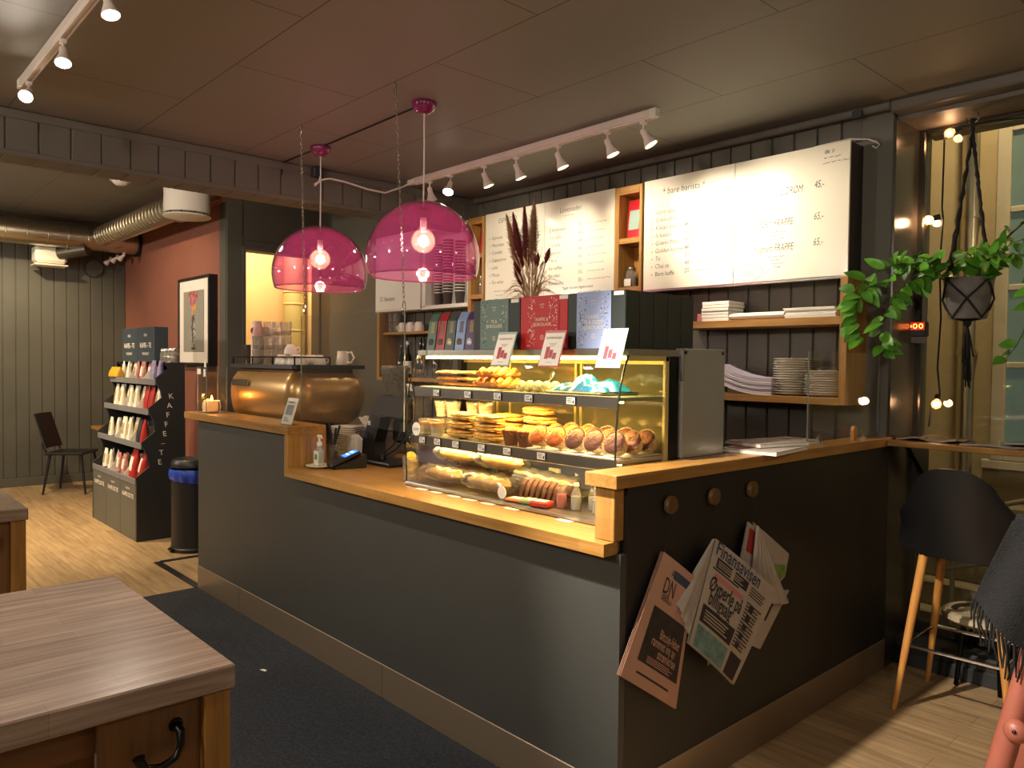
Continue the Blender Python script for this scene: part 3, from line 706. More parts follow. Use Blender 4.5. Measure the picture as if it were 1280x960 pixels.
# ------------------------------------------------------------ food in the case
M_bread = mat('golden_bread', '#c98a2e', .6, bump=(70,.5), var=(30,.35))
M_breadl = mat('pale_bread', '#c08a3a', .6, bump=(60,.7), var=(45,.5))
M_twist = mat('twist_pastry', '#c07f35', .5, bump=(60,.4), var=(40,.4))
M_muffo = mat('orange_muffin', '#c25f14', .65, bump=(60,.8), var=(45,.4))
M_muffb = mat('brown_muffin', '#5a2f14', .7, bump=(60,.8), var=(45,.4))
M_liner = mat('muffin_paper', '#d8c49a', .6)
M_brown = mat('brown_crust', '#6b3f1d', .65, bump=(70,.4), var=(30,.3))
M_coconut = mat('coconut', '#d3c08a', .8, bump=(150,.8), var=(90,.4))
M_jam = mat('apricot_jam', '#d98a1c', .25); M_yog = mat('yoghurt', '#e6dab5', .4)
def loaf(nm, L_, W_, H_, m, jit=.0, n=18):
    def f(p):
        x, y, z = p
        k = 1 - .25*(abs(x)/(L_/2))**4
        return Vector((x, y*k, z*k + (0 if z > 0 else 0)))
    return MB().ball((0,0,H_/2), L_/2, W_/2, H_/2, n, 10, jit=jit, f=f)
tray = tag(MB().prism([(-1.32,.17),(-.84,.17),(-.84,.42),(-1.32,.42)], 'z', 1.386, 1.391).build('paper_tray', M_paper), 'white paper tray under the flatbreads on the upper case shelf', 'tray')
fb = loaf('f', .19, .12, .018, M_bread, .1).build('flatbread', M_bread, None, loc=(0,0,0))
k = 0
for px_, nn in ((-1.215,3),(-1.075,3)):
    for q in range(nn):
        o = fb if k == 0 else copy_tree(fb); k += 1
        o.location = (px_+rnd.uniform(-.008,.008), .27+rnd.uniform(-.01,.01), 1.393+q*.026); o.rotation_euler = (0,0,rnd.uniform(-.15,.15))
        tag(o, 'golden flatbread, %s layer of the flatbread pile %s' % (['bottom','middle','top'][q], 'at the till end' if px_ < -1.15 else 'beside the twisted pastries'), 'flatbread', 'flatbreads on the upper shelf')
def twist():
    m = MB()
    for s in (0, PI):
        m.tube([(.011*math.cos(t*9+s), -.075+.15*t, .018+.011*math.sin(t*9+s)) for t in [i/18 for i in range(19)]], [.006+.008*math.sin(PI*(i+.5)/19.5) for i in range(19)], 8)
    return m
tw = None
for q in range(2):
    for j in range(4 if q == 0 else 3):
        if tw is None: o = tw = twist().build('twisted_pastry', M_twist, None, loc=(0,0,0))
        else: o = copy_tree(tw)
        o.location = (-.96+.043*j+.02*q, .27, 1.3995+q*.042); o.rotation_euler = (0,0,rnd.uniform(-.08,.08))
        tag(o, 'twisted pastry in the %s row of the pile beside the flatbreads' % ('bottom','top')[q], 'pastry', 'twisted pastries, %s row' % ('bottom','top')[q])
bb = None
for j in range(8):
    m = MB().ball((0,0,.021), .022, n=14, m=9, jit=.04)
    if bb is None: o = bb = m.build('coconut_ball', M_coconut, None, loc=(0,0,0))
    else: o = copy_tree(bb)
    o.location = (-.71+.047*(j % 4), .23+.05*(j//4), 1.387); o.rotation_euler = (0,0,j)
    tag(o, 'coconut rolled ball in the %s row on the upper case shelf' % ('front','rear')[j//4], 'ball cake', 'coconut balls, %s row' % ('front','rear')[j//4])
tn = thing('tongs', 'curved wire of serving tongs above the coconut balls', 'tongs', (-.62,.3,1.43))
MB().tube([(-.66,.34,1.43),(-.63,.32,1.46),(-.6,.3,1.475),(-.585,.29,1.465),(-.585,.28,1.445),(-.6,.27,1.43)], .003, 6).build('handle', M_chrome, tn)
mt = tag(MB().box(-.53,-.25,.18,.4,1.386,1.398,b=.004).build('metal_tray', M_steel), 'steel tray under the blue wrapping in the pastry case', 'tray')
bw = thing('wrapped_cake', 'cake wrapped in crumpled blue plastic on the upper case shelf', 'cake', (-.39,.28,1.398))
def blue(u, v):
    x = -.515+.26*u; y = .19+.19*v
    h = .055*(math.sin(PI*u)**.5)*(math.sin(PI*v)**.5)
    return (x+.01*math.sin(17*v), y, 1.3995+h*(.75+.25*math.sin(13*u+5*v)+.2*math.sin(31*u-17*v)))
MB().grid(blue, 26, 18, th=.002).build('blue_wrapping', M_blue, bw); MB().box(-.47,-.31,.22,.35,1.399,1.425,b=.01).build('cake', M_muffb, bw)
# layered cups
cup = thing('dessert_cup', 'x', 'dessert cup', (0,0,0), 0, 'layered dessert cups')
MB().lathe([(0,0),(.027,0),(.037,.072),(.0355,.072),(.026,.002),(0,.002)], n=24).build('cup', M_tumbler, cup, local=True)
MB().lathe([(0,.003),(.0262,.003),(.031,.04),(0,.04)], n=24).build('yoghurt', M_yog, cup, local=True)
MB().lathe([(0,.0405),(.0312,.0405),(.0335,.058),(0,.06)], n=24).build('jam_layer', M_jam, cup, local=True)
MB().lathe([(0,.076),(.034,.076),(.0385,.073),(.0385,.07),(.0375,.07),(0,.0735)], n=24).build('lid', M_acryl, cup, local=True)
pos = [(-1.305,.195,0),(-1.222,.195,0),(-1.31,.29,0),(-1.225,.29,0),(-1.14,.34,0),(-1.055,.34,0),(-1.31,.29,1),(-1.225,.29,1),(-1.14,.34,1),(-1.055,.34,1)]
pn = ['lower front layered dessert cup in the case corner by the till', 'lower front layered dessert cup beside the corner one', 'bottom cup under the stacked pair in the case corner', 'bottom cup of the second stacked pair from the case corner', 'bottom cup of the third stacked pair behind the filled rolls', 'bottom cup of the fourth stacked pair behind the filled rolls',
      'upper layered dessert cup in the case corner by the till', 'upper layered dessert cup second from the case corner', 'upper layered dessert cup third from the case corner', 'upper layered dessert cup fourth from the case corner']
for i, (x, y, k) in enumerate(pos):
    o = cup if i == 0 else copy_tree(cup); o.location = (x, y, 1.1705+.077*k); o['label'] = pn[i]
# filled rolls in stacks
rl_ = thing('filled_roll', 'x', 'roll', (0,0,0), 0, 'filled rolls')
loaf('a', .17, .1, .022, 0, .11).build('bread', M_breadl, rl_, local=True)
m = MB().lathe([(0,.013),(.078,.013),(.083,.016),(.08,.02),(0,.02)], n=20, sy=.55); m.build('filling', mat('cheese', '#d9b23c', .5, var=(60,.3)), rl_, local=True)
b = loaf('b', .172, .1, .02, 0, .13); b.xf(Matrix.Translation((0,0,.0165))); b.build('bread', M_breadl, rl_, local=True)
k = 0
for sx_, sy_, nn, lb in ((-1.07,.215,3,'the stack next to the dessert cups'),(-.885,.215,3,'the stack beside the big muffins'),(-.9,.335,3,'the rear stack'),(-.71,.33,4,'the rear stack behind the big muffins')):
    for q in range(nn):
        o = rl_ if k == 0 else copy_tree(rl_); k += 1
        o.location = (sx_+rnd.uniform(-.006,.006), sy_+rnd.uniform(-.006,.006), 1.1745+q*.037); o.rotation_euler = (0,0,rnd.uniform(-.1,.1))
        o['label'] = 'filled bread roll, %s from the bottom in %s' % (ORD[q], lb)
def muffin(col, nm, group, sc=1, liner=None):
    t = thing('muffin', nm, 'muffin', (0,0,0), 0, group)
    pr = []; n = 24
    m = MB(); vs = []; fs = []
    for r, z in ((.032,0),(.052,.06)):
        for q in range(n*2): a = PI*q/n; rr = r*(1+(.035 if q % 2 else -.035)); vs.append((rr*math.cos(a), rr*math.sin(a), z))
    N = 2*n; fs = [(q, (q+1) % N, N+(q+1) % N, N+q) for q in range(N)] + [tuple(range(N))]
    m.add(vs, fs); m.build('paper_liner', liner or M_liner, t, local=True)
    MB().ball((0,0,.052), .0475, .0475, .024, 24, 14, jit=.07).build('cake', col, t, local=True)
    t.scale = (sc,)*3
    return t
mo = muffin(M_muffo, 'x', 'orange muffins'); mb_ = muffin(M_muffb, 'x', 'brown muffins')
used = set()
rows = ['front row','second row','rear row']
for r in range(3):
    for c in range(5):
        col = 'orange' if (c < 2) else 'brown'
        src = mo if col == 'orange' else mb_
        lb = '%s muffin leaning in its paper, %s from the %s end of the %s' % (col, ORD[c if c < 2 else 4-c], 'filled roll' if c < 2 else 'bar', rows[r])
        o = src if col not in used else copy_tree(src); used.add(col)
        o.scale = (.86,)*3; o.location = (-.565+.0935*c, .225+.085*r, 1.2005); o.rotation_euler = (math.radians(58), 0, math.radians(rnd.uniform(-2,8))); o['label'] = lb
for i, x in enumerate((-.738,-.655)):
    o = muffin(M_muffo, 'x', 'upright muffins', 1, M_brown); o.location = (x,.205,1.1705); o.scale = (.75,.75,1.0); o.rotation_euler = (0,0,i); o['group'] = 'upright muffins'
    o['label'] = 'large upright muffin %s' % ('beside the stacked rolls','next to the leaning orange muffins')[i]
mt = tag(MB().box(-.61,-.16,.165,.43,1.1708,1.174,b=.002).build('muffin_tray', M_paper), 'pale tray under the leaning muffins', 'tray')
# wrapped loaves
M_bag = M_wrap
lf = thing('wrapped_baguette', 'x', 'bread', (0,0,0), 0, 'film wrapped baguettes')
loaf('l', .27, .088, .058, 0, .02).build('loaf', mat('baguette', '#9a7a3a', .55, bump=(40,.4), var=(14,.35)), lf, local=True)
def film(u, v):
    a = 2*PI*v; x = -.15+.30*u; e = max(0, 1-abs(2*u-1)**6); r = .016+.022*e**.5
    w = 1+.06*math.sin(23*u+5*math.sin(a))+.05*math.sin(3*a+31*u)
    return (x, 1.5*r*math.cos(a)*w, .0435+r*math.sin(a)*w)
lf.children[0].location.z = .013
MB().grid(film, 22, 18).build('film', M_bag, lf, local=True)
bp = [(-1.19,.215,.958,.0,'lower front baguette in film at the till end'),(-.885,.215,.958,.02,'lower front baguette in film beside the sliced bread'),(-1.19,.36,.958,0,'rear lower baguette in film at the till end'),(-.885,.36,.958,0,'rear lower baguette in film behind the sliced bread'),
      (-1.15,.27,1.046,.05,'upper baguette in film at the till end of the pile'),(-.85,.255,1.048,-.04,'upper baguette in film lying towards the bar end of the pile')]
for i, (x, y, z, r, lb) in enumerate(bp):
    o = lf if i == 0 else copy_tree(lf); o.location = (x,y,z); o.rotation_euler = (0,0,r); o['label'] = lb
sb = thing('sliced_bread', 'bag of sliced brown bread at the bottom of the pastry case', 'bread', (-.59,.28,.9575), .12)
for q in range(8):
    m = MB().prism([(-.05,0),(.05,0),(.055,.05),(.04,.075),(0,.082),(-.04,.075),(-.055,.05)], 'x', -.12+q*.028, -.12+q*.028+.016)
    c_ = Matrix.Translation((-.112+q*.028,0,.0)); m.xf(c_ @ Matrix.Rotation(.35,4,'Y') @ c_.inverted()).xf(Matrix.Translation((0,0,.014))); m.build('slice', M_brown, sb, local=True)
MB().grid(lambda u, v: (-.15+.3*u, .064*math.cos(2*PI*v)*(1+.05*math.sin(19*u+4*v)), .066+.056*math.sin(2*PI*v)*(1-.3*u)*(1+.08*math.sin(27*u+9*v))), 20, 16).build('bag', M_wrap, sb, local=True)
lbx = thing('bread_label', 'small white label on the sliced bread bag', 'label', (-.73,.15,.965))
MB().lathe([(0,0),(.025,0),(.025,.002),(0,.002)], n=16, M=Matrix.Translation((-.73,.150,.985)) @ Matrix.Rotation(PI/2,4,'X')).build('sticker', M_paper, lbx)
for i, (x, y, c, lb) in enumerate(((-.66,.165,'#c9692c','flat orange packet in front of the sliced bread'),(-.585,.175,'#7f9a55','flat green packet next to the orange one'),(-.52,.165,'#b32a20','flat red packet beside the small bottles'))):
    p = thing('flat_packet', lb, 'packet', (x,y,.9578), .2, 'flat packets at the case bottom')
    MB().box(-.04,.04,-.03,.03,0,.014+.004*i,b=.005).build('packet', mat('packet_%d' % i, c, .35), p, local=True); MB().box(-.025,.025,-.018,.018,.0142+.004*i,.0147+.004*i).build('label_patch', M_paper, p, local=True)
for i, (x, y, c, cap) in enumerate(((-.46,.21,'#b5382a','#d8c27a'),(-.395,.22,'#8a8470','#c9c2a8'),(-.345,.26,'#6b6656','#3c4038'),(-.29,.22,'#7a7464','#b8b29a'),(-.225,.24,'#55584e','#b82a22'))):
    lb = ['small bottle of red juice','small clear bottle next to the red juice','small dark-capped bottle in the middle of the bottle row','small clear bottle second from the oak post','small red-capped bottle next to the oak post'][i]
    p = thing('juice_bottle', lb, 'bottle', (x,y,.9578), 0, 'small bottles at the case bottom')
    MB().lathe([(0,0),(.019,0),(.0205,.004),(.0205,.055),(.012,.075),(.01,.088),(0,.088)], n=20).build('bottle', M_tumbler, p, local=True)
    MB().lathe([(0,.003),(.0185,.003),(.0185,.05),(0,.05)], n=20).build('drink', mat('drink_%d' % i, c, .3), p, local=True)
    MB().lathe([(0,.1),(.011,.1),(.0118,.088),(0,.087)], n=16).build('cap', mat('cap_%d' % i, cap, .35), p, local=True)
lj = thing('lemon_glass', 'glass of lemon slices standing by the till end of the pastry case', 'glass', (-1.43,.2,.94))
MB().lathe([(0,0),(.036,0),(.04,.12),(.038,.12),(.034,.004),(0,.004)], (-1.43,.2,.9405), 24).build('glass', M_tumbler, lj)
for q in range(6):
    MB().lathe([(0,-.003),(.024,-.003),(.025,0),(.024,.003),(0,.003)], n=16, M=Matrix.Translation((-1.43+rnd.uniform(-.008,.008),.2+rnd.uniform(-.008,.008),.972+.017*q)) @ Matrix.Rotation(rnd.uniform(.2,1.2),4,Vector((rnd.uniform(-1,1),1,0)))).build('lemon_slice', MATS.get('lemon') or mat('lemon', '#d9b21e', .4, var=(40,.2)), lj)

# ------------------------------------------------------------ boxes on top of the case
ZT = 1.554
M_teal = mat('dark_teal_box', '#14201f', .5); M_gold_ink = mat('gold_foil', '#d8cdb0', .35, metal=.3)
def gift(label, x0, x1, y0, body, sleeve, motif, lines, small, sx0=None, sx1=None, tagx=None, front=True):
    cx = (x0+x1)/2
    t = thing('gift_box', label, 'gift box', (cx, y0+.039, ZT), 0, 'gift boxes on the pastry case')
    MB().box(x0, x1, y0, y0+.078, ZT, ZT+.203, b=.002).build('box', body, t)
    if not front: return t
    s0, s1 = (sx0, sx1); ys = y0-.0015
    MB().box(s0, s1, ys, y0+.001, ZT+.001, ZT+.2035).box(s0, s1, y0, y0+.078, ZT+.2025, ZT+.2045).build('sleeve', sleeve, t)
    m = MB(); w = s1-s0
    for k in range(150):
        e = rnd.random()**1.2*.22*w; x = s0+.012+e if k % 2 else s1-.012-e; z = ZT+.008+rnd.random()*.187; a = rnd.uniform(0,PI); L_ = rnd.uniform(.0022,.0055); b_ = L_*.38
        c, s = math.cos(a), math.sin(a)
        m.add([(x+c*L_, ys-.0004, z+s*L_), (x-s*b_, ys-.0004, z+c*b_), (x-c*L_, ys-.0004, z-s*L_), (x+s*b_, ys-.0004, z-c*b_)], [(0,1,2,3)], k % 3 == 0)
    m.build('leaf_pattern', motif, t)
    m = MB()
    for i, q in enumerate(small): m.text(q, ((s0+s1)/2, ys, ZT+.168-.011*i), size=.009)
    for i, q in enumerate(lines): m.text(q, ((s0+s1)/2, ys, ZT+.108-.019*i), size=.0185, bold=.006)
    for a in range(8): c, s = math.cos(a*PI/4), math.sin(a*PI/4); m.box(-.001,.001,-.0003,0,.004,.011, M=Matrix.Translation(((s0+s1)/2, ys, ZT+.045)) @ Matrix.Rotation(a*PI/4,4,'Y'))
    m.build('lettering', M_gold_ink, t)
    if tagx: MB().box(tagx-.022, tagx+.022, y0-.0012, y0+.0, ZT+.186, ZT+.2).build('price_sticker', M_paper, t)
    return t
M_sg = mat('sleeve_green', '#647a72', .55); M_sr = mat('sleeve_red', '#b3141c', .5); M_sb = mat('sleeve_blue', '#8f9fc8', .55)
M_mw = mat('motif_white', '#dcd6c8', .6); M_md = mat('motif_dark', '#1f3350', .6); M_mg = mat('motif_green', '#223a36', .6)
gift('dark gift box with a grey-green floral sleeve next to the slim packs', -.977, -.69, .2, M_teal, M_sg, [M_mg, M_mw], ['TE &', 'SJOKOLADE'], ['KAFFE', '& TE'], -.932, -.757, -.72)
gift('bright red gift box with white dots in the middle', -.687, -.432, .2, M_sr, M_sr, [M_mw, M_mw], ['KAFFE &', 'SJOKOLADE'], ['KAFFE', '& TE'], -.655, -.475, -.452)
gift('dark gift box with a pale blue floral sleeve at the bar end', -.43, -.158, .2, M_teal, M_sb, [M_md, M_mw], ['KAFFE,', 'TE & GODT', 'SJOKOLADE'], ['KAFFE', '& TE'], -.385, -.222, -.188)
for k in range(4):
    gift('black side of the %s gift box behind the pale blue one' % ORD[k], -.43, -.158, .2815+.0815*k, M_teal, None, None, None, None, front=False)['group'] = 'dark boxes lined up behind the pale blue one'
slim = [('#3b6655','green'),('#a01c22','red'),('#27413c','dark green'),('#7f96c2','light blue'),('#3d2350','purple')]
for i, (c, nm) in enumerate(slim):
    x = -1.29+.069*i
    t = thing('chocolate_pack', 'slim %s chocolate pack on top of the pastry case' % nm, 'chocolate pack', (x,.23,ZT), 0, 'slim packs on the case')
    def f(u, v, s=1):  # pillow pack, folded top
        return None
    m = MB().prism([(.205,ZT),(.25,ZT),(.262,ZT+.13),(.247,ZT+.166),(.243,ZT+.166),(.222,ZT+.13)], 'x', x-.031, x+.031); mm = mat('slim_%d' % i, c, .4, var=(60,.15)); m.build('pack', mm, t)
    m = MB(); nrm = lambda z: .205+(.222-.205)*(z/.13)-.0008
    m.add([(x-.010, nrm(.075), ZT+.075),(x+.016, nrm(.075), ZT+.075),(x+.016, nrm(.125), ZT+.125),(x-.010, nrm(.125), ZT+.125)], [(0,1,2,3)]); m.build('label_patch', mat('slim_lab_%d' % i, ['#a08a5a','#8f4a3a','#8a7a50','#5a5a70','#8a6a4a'][i], .5, var=(90,.5)), t)
    MB().lathe([(0,0),(.017,0),(.017,.001),(0,.001)], n=20, M=Matrix.Translation((x-.002, nrm(.034)+.0003, ZT+.034)) @ Matrix.Rotation(PI/2,4,'X')).build('round_picture', mat('slim_rd_%d' % i, ['#3a2a1c','#5a3020','#c9b88a','#5a3a28','#cfc4d0'][i], .5, var=(120,.6)), t)
    MB().box(x+.004,x+.029,.2455,.2475,ZT+.145,ZT+.1645).build('price_sticker', M_paper, t)
# leaflet holders on the sloped glass
for i, (xa, fr) in enumerate(((-.728,'#8f9a9a'),(-.46,'#a8343a'),(-.175,'#9fa6a4'))):
    t = thing('leaflet_holder', ['grey-edged leaflet holder in front of the green gift box','red-edged leaflet holder in front of the red gift box','leaflet holder in front of the pale blue gift box'][i], 'leaflet holder', (xa,.17,1.485), 0, 'leaflet holders on the case glass')
    up_ = Vector((0,.045,.135)).normalized(); o_ = Vector((xa,.126,1.487)); N = Vector((0,-up_.z,up_.y))
    M = Matrix((( 1,0,0,o_.x),(0,N.y,up_.y,o_.y),(0,N.z,up_.z,o_.z),(0,0,0,1)))  # local x, normal, up
    MB().box(-.055,.055,-.003,0,0,.143,b=.001,M=M).build('frame', mat('holder_%d' % i, fr, .3), t)
    MB().box(-.049,.049,0,.0012,.005,.132,M=M).build('leaflet', M_paper, t)
    m = MB(); mo_ = []
    for k in range(3):
        m.box(-.028+.02*k,-.010+.02*k,.0012,.0018,.03+.004*(k % 2),.078-.012*k,M=M)
    m.build('picture', mat('leaf_red_%d' % i, '#a8283a', .5, var=(50,.3)), t)
    m = MB(); m.text('GAVEPAKKER', tuple(M @ Vector((0,.0013,.108))), (1,0,0), tuple(up_), .013)
    for k in range(3): m.box(-.02+.004*k,.02-.004*k,.0012,.0016,.09-.005*k,.0915-.005*k,M=M)
    m.box(-.015,.015,.0012,.0016,.016,.0175,M=M); m.build('lettering', mat('holder_ink_%d' % i, '#8a6a5a', .6), t)
# dried grass bouquet
pg = thing('dried_grass_bouquet', 'tall bouquet of dried pampas grass behind the gift boxes', 'dried flowers', (-.86,.42,ZT))
MB().lathe([(0,.003),(.045,.003),(.055,.06),(.05,.15),(.035,.19),(.04,.2),(.036,.2),(.03,.19),(.045,.15),(.05,.06),(.04,.008),(0,.008)], (-.86,.42,ZT), 24).build('vase', M_darkgrey, pg)
M_pl = [mat('plume_tan', '#dcb890', .95, var=(60,.3)), mat('plume_dark', '#8c3c3e', .95, var=(60,.3)), mat('plume_brown', '#bb8d6c', .95, var=(60,.3))]
def plume(p0, p1, L_, r, mi, nb=260):
    nb = int(nb*1.7); r *= 1.7
    p0, p1 = Vector(p0), Vector(p1); d = (p1-p0).normalized(); m = MB()
    m.tube([p0, p1], .0018, 5); a = d.orthogonal().normalized(); b = d.cross(a)
    for k in range(nb):
        t = k/nb; c = p1 - d*L_*(1-t); rr = r*math.sin(PI*min(1,.12+.88*t)**.8)+.002; ph = k*2.4
        o = math.cos(ph)*a + math.sin(ph)*b; e = c + o*rr*rnd.uniform(.5,1.1) + d*.018; w = d.cross(o).normalized()*.0042
        m.add([c-w, c+w, e], [(0,1,2)]); m.add([c+d*.004-w*1.5, c+d*.004+w*1.5, c+o*rr*.6+d*.02], [(0,1,2)])
    return m.build('plume', M_pl[mi], pg)
b0 = (-.86,.42,1.70)
plume(b0, (-.845,.42,2.185), .26, .026, 2, 420); plume(b0, (-1.03,.43,2.15), .27, .02, 2, 360); plume(b0, (-.965,.41,2.145), .24, .022, 1, 380); plume(b0, (-.925,.44,2.14), .22, .016, 1, 300); plume(b0, (-.885,.40,2.165), .26, .02, 1, 380)
plume(b0, (-.765,.43,1.97), .05, .012, 1, 90); plume(b0, (-.80,.40,1.95), .05, .01, 1, 70); plume(b0, (-.94,.4,1.93), .1, .016, 1, 120)
m = MB()
for k in range(46):
    a = rnd.uniform(-1,1); q = rnd.uniform(-1,1); h = rnd.uniform(.18,.33); sp = .15*a
    pts = [Vector(b0) + Vector((sp*t*(.5+.6*t), .05*q*t, h*(1.25*t-.75*t*t*abs(a)*1.3))) for t in [i/7 for i in range(8)]]
    m.tube(pts, [.0016]*7+[.0008], 4)
    for i in range(3, 8):
        for s in (-1,1):
            c = pts[i]; e = c + Vector((s*.012, rnd.uniform(-.01,.01), -.012)); m.add([c, c+Vector((.002,0,.003)), e], [(0,1,2)])
m.build('grass_stems', M_pl[0], pg)
m = MB()
for k in range(60):
    a = rnd.uniform(0,2*PI); r_ = rnd.uniform(0,.05); z = 1.72+rnd.uniform(0,.2); c = Vector((-.86+r_*math.cos(a)*(1+2*(z-1.72)), .42+r_*math.sin(a), z)); e = c+Vector((.03*math.cos(a), .03*math.sin(a), .05)); w = Vector((-math.sin(a), math.cos(a), 0))*.008
    m.add([c, (c+e)/2+w, e, (c+e)/2-w], [(0,1,2,3)])
m.build('dry_leaves', M_pl[0], pg)
# ------------------------------------------------------------ espresso machine
em = thing('espresso_machine', 'big bronze espresso machine behind the raised oak ledge', 'espresso machine', (-3.08,.45,.94))
def rrect(x0, x1, y0, y1, r, z, n=6):
    out = []
    for cx, cy, a0 in ((x1-r,y1-r,0),(x0+r,y1-r,PI/2),(x0+r,y0+r,PI),(x1-r,y0+r,3*PI/2)):
        for k in range(n+1): a = a0 + PI/2*k/n; out.append((cx+r*math.cos(a), cy+r*math.sin(a), z))
    return out
def loft(m, rings, mi=0, cap=True):
    n = len(rings[0]); vs = [p for r in rings for p in r]; fs = []
    for i in range(len(rings)-1):
        for k in range(n): k2 = (k+1) % n; fs.append((i*n+k, i*n+k2, (i+1)*n+k2, (i+1)*n+k))
    if cap: fs += [tuple(range(n)), tuple((len(rings)-1)*n+k for k in range(n))]
    return m.add(vs, fs, mi, True)
EX0, EX1, EY0, EY1 = -3.54, -2.61, .2, .68
bz = [(1.115,-.055),(1.13,-.03),(1.16,.0),(1.2,.018),(1.25,.03),(1.3,.034),(1.345,.028),(1.385,.008),(1.41,-.02),(1.425,-.035)]
loft(MB(), [rrect(EX0-o, EX1+o, EY0-o*.6, EY1+o, .1+o, z) for z, o in bz]).build('body', M_gold, em)
loft(MB(), [rrect(EX0+.04, EX1-.04, EY0+.04, EY1-.04, .06, z) for z in (1.425,1.45)]).build('upper_band', M_goldd, em)
loft(MB(), [rrect(EX0+.06, EX1-.06, EY0+.05, EY1-.05, .05, z) for z in (.97,1.115)]).build('base', M_chrome, em)
loft(MB(), [rrect(EX0-.01, EX1+.0, EY0+.0, EY1+.01, .03, z) for z in (1.45,1.474)]).build('cup_tray', M_blackp, em)
m = MB()
for x in (EX0+.02,-3.22,-2.93,EX1-.03): m.tube([(x,EY0+.02,1.474),(x,EY0+.02,1.525)], .005, 8)
for y in (.45,): m.tube([(EX1-.03,y,1.474),(EX1-.03,y,1.525)], .005, 8)
m.tube([(EX0+.02,.66,1.52),(EX0+.02,EY0+.02,1.52),(EX1-.03,EY0+.02,1.52),(EX1-.03,.45,1.52)], .0045, 8); m.build('cup_rail', M_blackm, em)
for x in (EX0+.1, EX1-.1):
    for y in (.27,.6): MB().lathe([(0,.941),(.03,.941),(.025,.97),(0,.97)], (x,y,0), 16).build('foot', M_blackp, em)
MB().box(-3.42,-3.18,.168,.176,1.335,1.375,b=.003).build('name_plate', M_chrome, em)
# things on its cup tray
def stack_glass(label, x, y, z, grp):
    t = thing('water_glass', label, 'glass', (x,y,z), 0, grp)
    return t
gl = thing('water_glass', 'x', 'glass', (0,0,0), 0, 'stacked water glasses')
MB().lathe([(0,0),(.029,0),(.031,.004),(.037,.088),(.0345,.088),(.028,.008),(0,.008)], n=18).build('tumbler', M_tumbler, gl, local=True)
MB().lathe([(.0312,.004),(.033,.004),(.0345,.03),(.0325,.03)], n=18, close=True).build('base_facets', M_tumbler, gl, local=True)
k = 0; cols = [(-3.34,.36),(-3.27,.28),(-3.2,.37),(-3.13,.29),(-3.06,.37),(-2.99,.29)]
for ci, (x, y) in enumerate(cols):
    for q in range(3 if ci in (2,3,4) else 2):
        o = gl if k == 0 else copy_tree(gl); k += 1
        o.location = (x,y,1.476+.09*q)
        o['label'] = 'upturned drinking glass, %s in the %s column of glasses counted from the paper cups' % (['bottom','second up','topmost'][q], ORD[ci])
for i, (x, y, nn, c, lb) in enumerate(((-3.462,.36,14,'#c9a79a','tall nested stack of pale paper cups'),(-3.42,.43,0,'#000','') )):
    for q in range(nn):
        z = 1.476+.0155*q
        if q == 0:
            pc = thing('paper_cup', 'x', 'paper cup', (x,y,z), 0, 'paper cups stacked on the coffee machine')
            MB().lathe([(.04,0),(.0425,.003),(.04,.006),(.031,.085),(0,.085),(0,.0842),(.0303,.0842),(.0392,.006)], n=20).build('cup', mat('cup_blush', '#d8c4b8', .6), pc, local=True)
        o = pc if q == 0 else copy_tree(pc); o.location = (x,y,z); o['label'] = 'upturned paper cup in the tall stack at the window-side end of the coffee machine' if False else 'blush paper cup, %d from the bottom of the tall stack on the coffee machine' % (q+1)
MB().lathe([(0,0),(.021,0),(.021,.0015),(0,.0015)], n=20, M=Matrix.Translation((.022,-.037,.02)) @ Matrix.Rotation(.55,4,'Z') @ Matrix.Rotation(PI/2,4,'X')).build('round_logo', M_nred, o, local=True)
for i, (x, y, z, c, lb) in enumerate(((-3.34,.36,1.6565,'#a85a5c','dusty pink upturned cup on top of the glasses beside the cup stack'),(-3.27,.28,1.6565,'#c39a92','pale pink upturned cup on top of the glasses'))):
    t = thing('espresso_cup', lb, 'cup', (x,y,z), 0, 'pink cups on the glasses'); mm = mat('cup_pink_%d' % i, c, .35)
    MB().lathe([(.037,0),(.037,.003),(.03,.05),(.022,.062),(0,.062),(0,.058),(.02,.058),(.028,.048),(.034,.002)], n=20).build('cup', mm, t, local=True)
dk = thing('tumbler', 'dark brown ribbed tumbler at the far end of the coffee machine', 'tumbler', (-3.62,.36,1.12))
MB().lathe([(0,.4),(.05,.4),(.056,.44),(.07,.52),(.071,.545),(.066,.545),(.062,.5),(0,.42)], (-3.64,.42,1.06), 24).build('pot', mat('dark_brown', '#2a1a15', .35), dk)
MB().lathe([(.0,0),(.035,0),(.04,.01),(.035,.34),(0,.34)], (-3.64,.42,1.12), 20).build('stand', M_blackm, dk)
ccup = thing('espresso_cup', 'x', 'cup', (0,0,0), 0, 'white cups on the coffee machine')
MB().lathe([(.04,0),(.041,.003),(.036,.035),(.022,.056),(.02,.06),(0,.06),(0,.056),(.018,.055),(.033,.034),(.038,.002)], n=22).build('cup', M_cream, ccup, local=True)
MB().tube([(.036,0,.012),(.055,0,.014),(.061,0,.028),(.052,0,.042),(.034,0,.04)], .0045, 8).build('handle', M_cream, ccup, local=True)
k = 0
for r in range(2):
    for c in range(4 if r == 0 else 1):
        o = ccup if k == 0 else copy_tree(ccup)
        o.location = (-2.925+.084*c, .275, 1.475) if r == 0 else (-2.80,.275,1.537); o.rotation_euler = (0,0,PI/2)
        o['label'] = ('white upturned cup along the tray rail of the coffee machine, %s from the glasses' % ORD[c]) if r == 0 else 'cream upturned cup resting on the row of white cups'; k += 1
for c in range(4):
    o = copy_tree(ccup); o.location = (-2.95+.085*c,.41,1.475); o['label'] = 'white upturned cup in the second row on the coffee machine, %s from the glasses' % ORD[c]
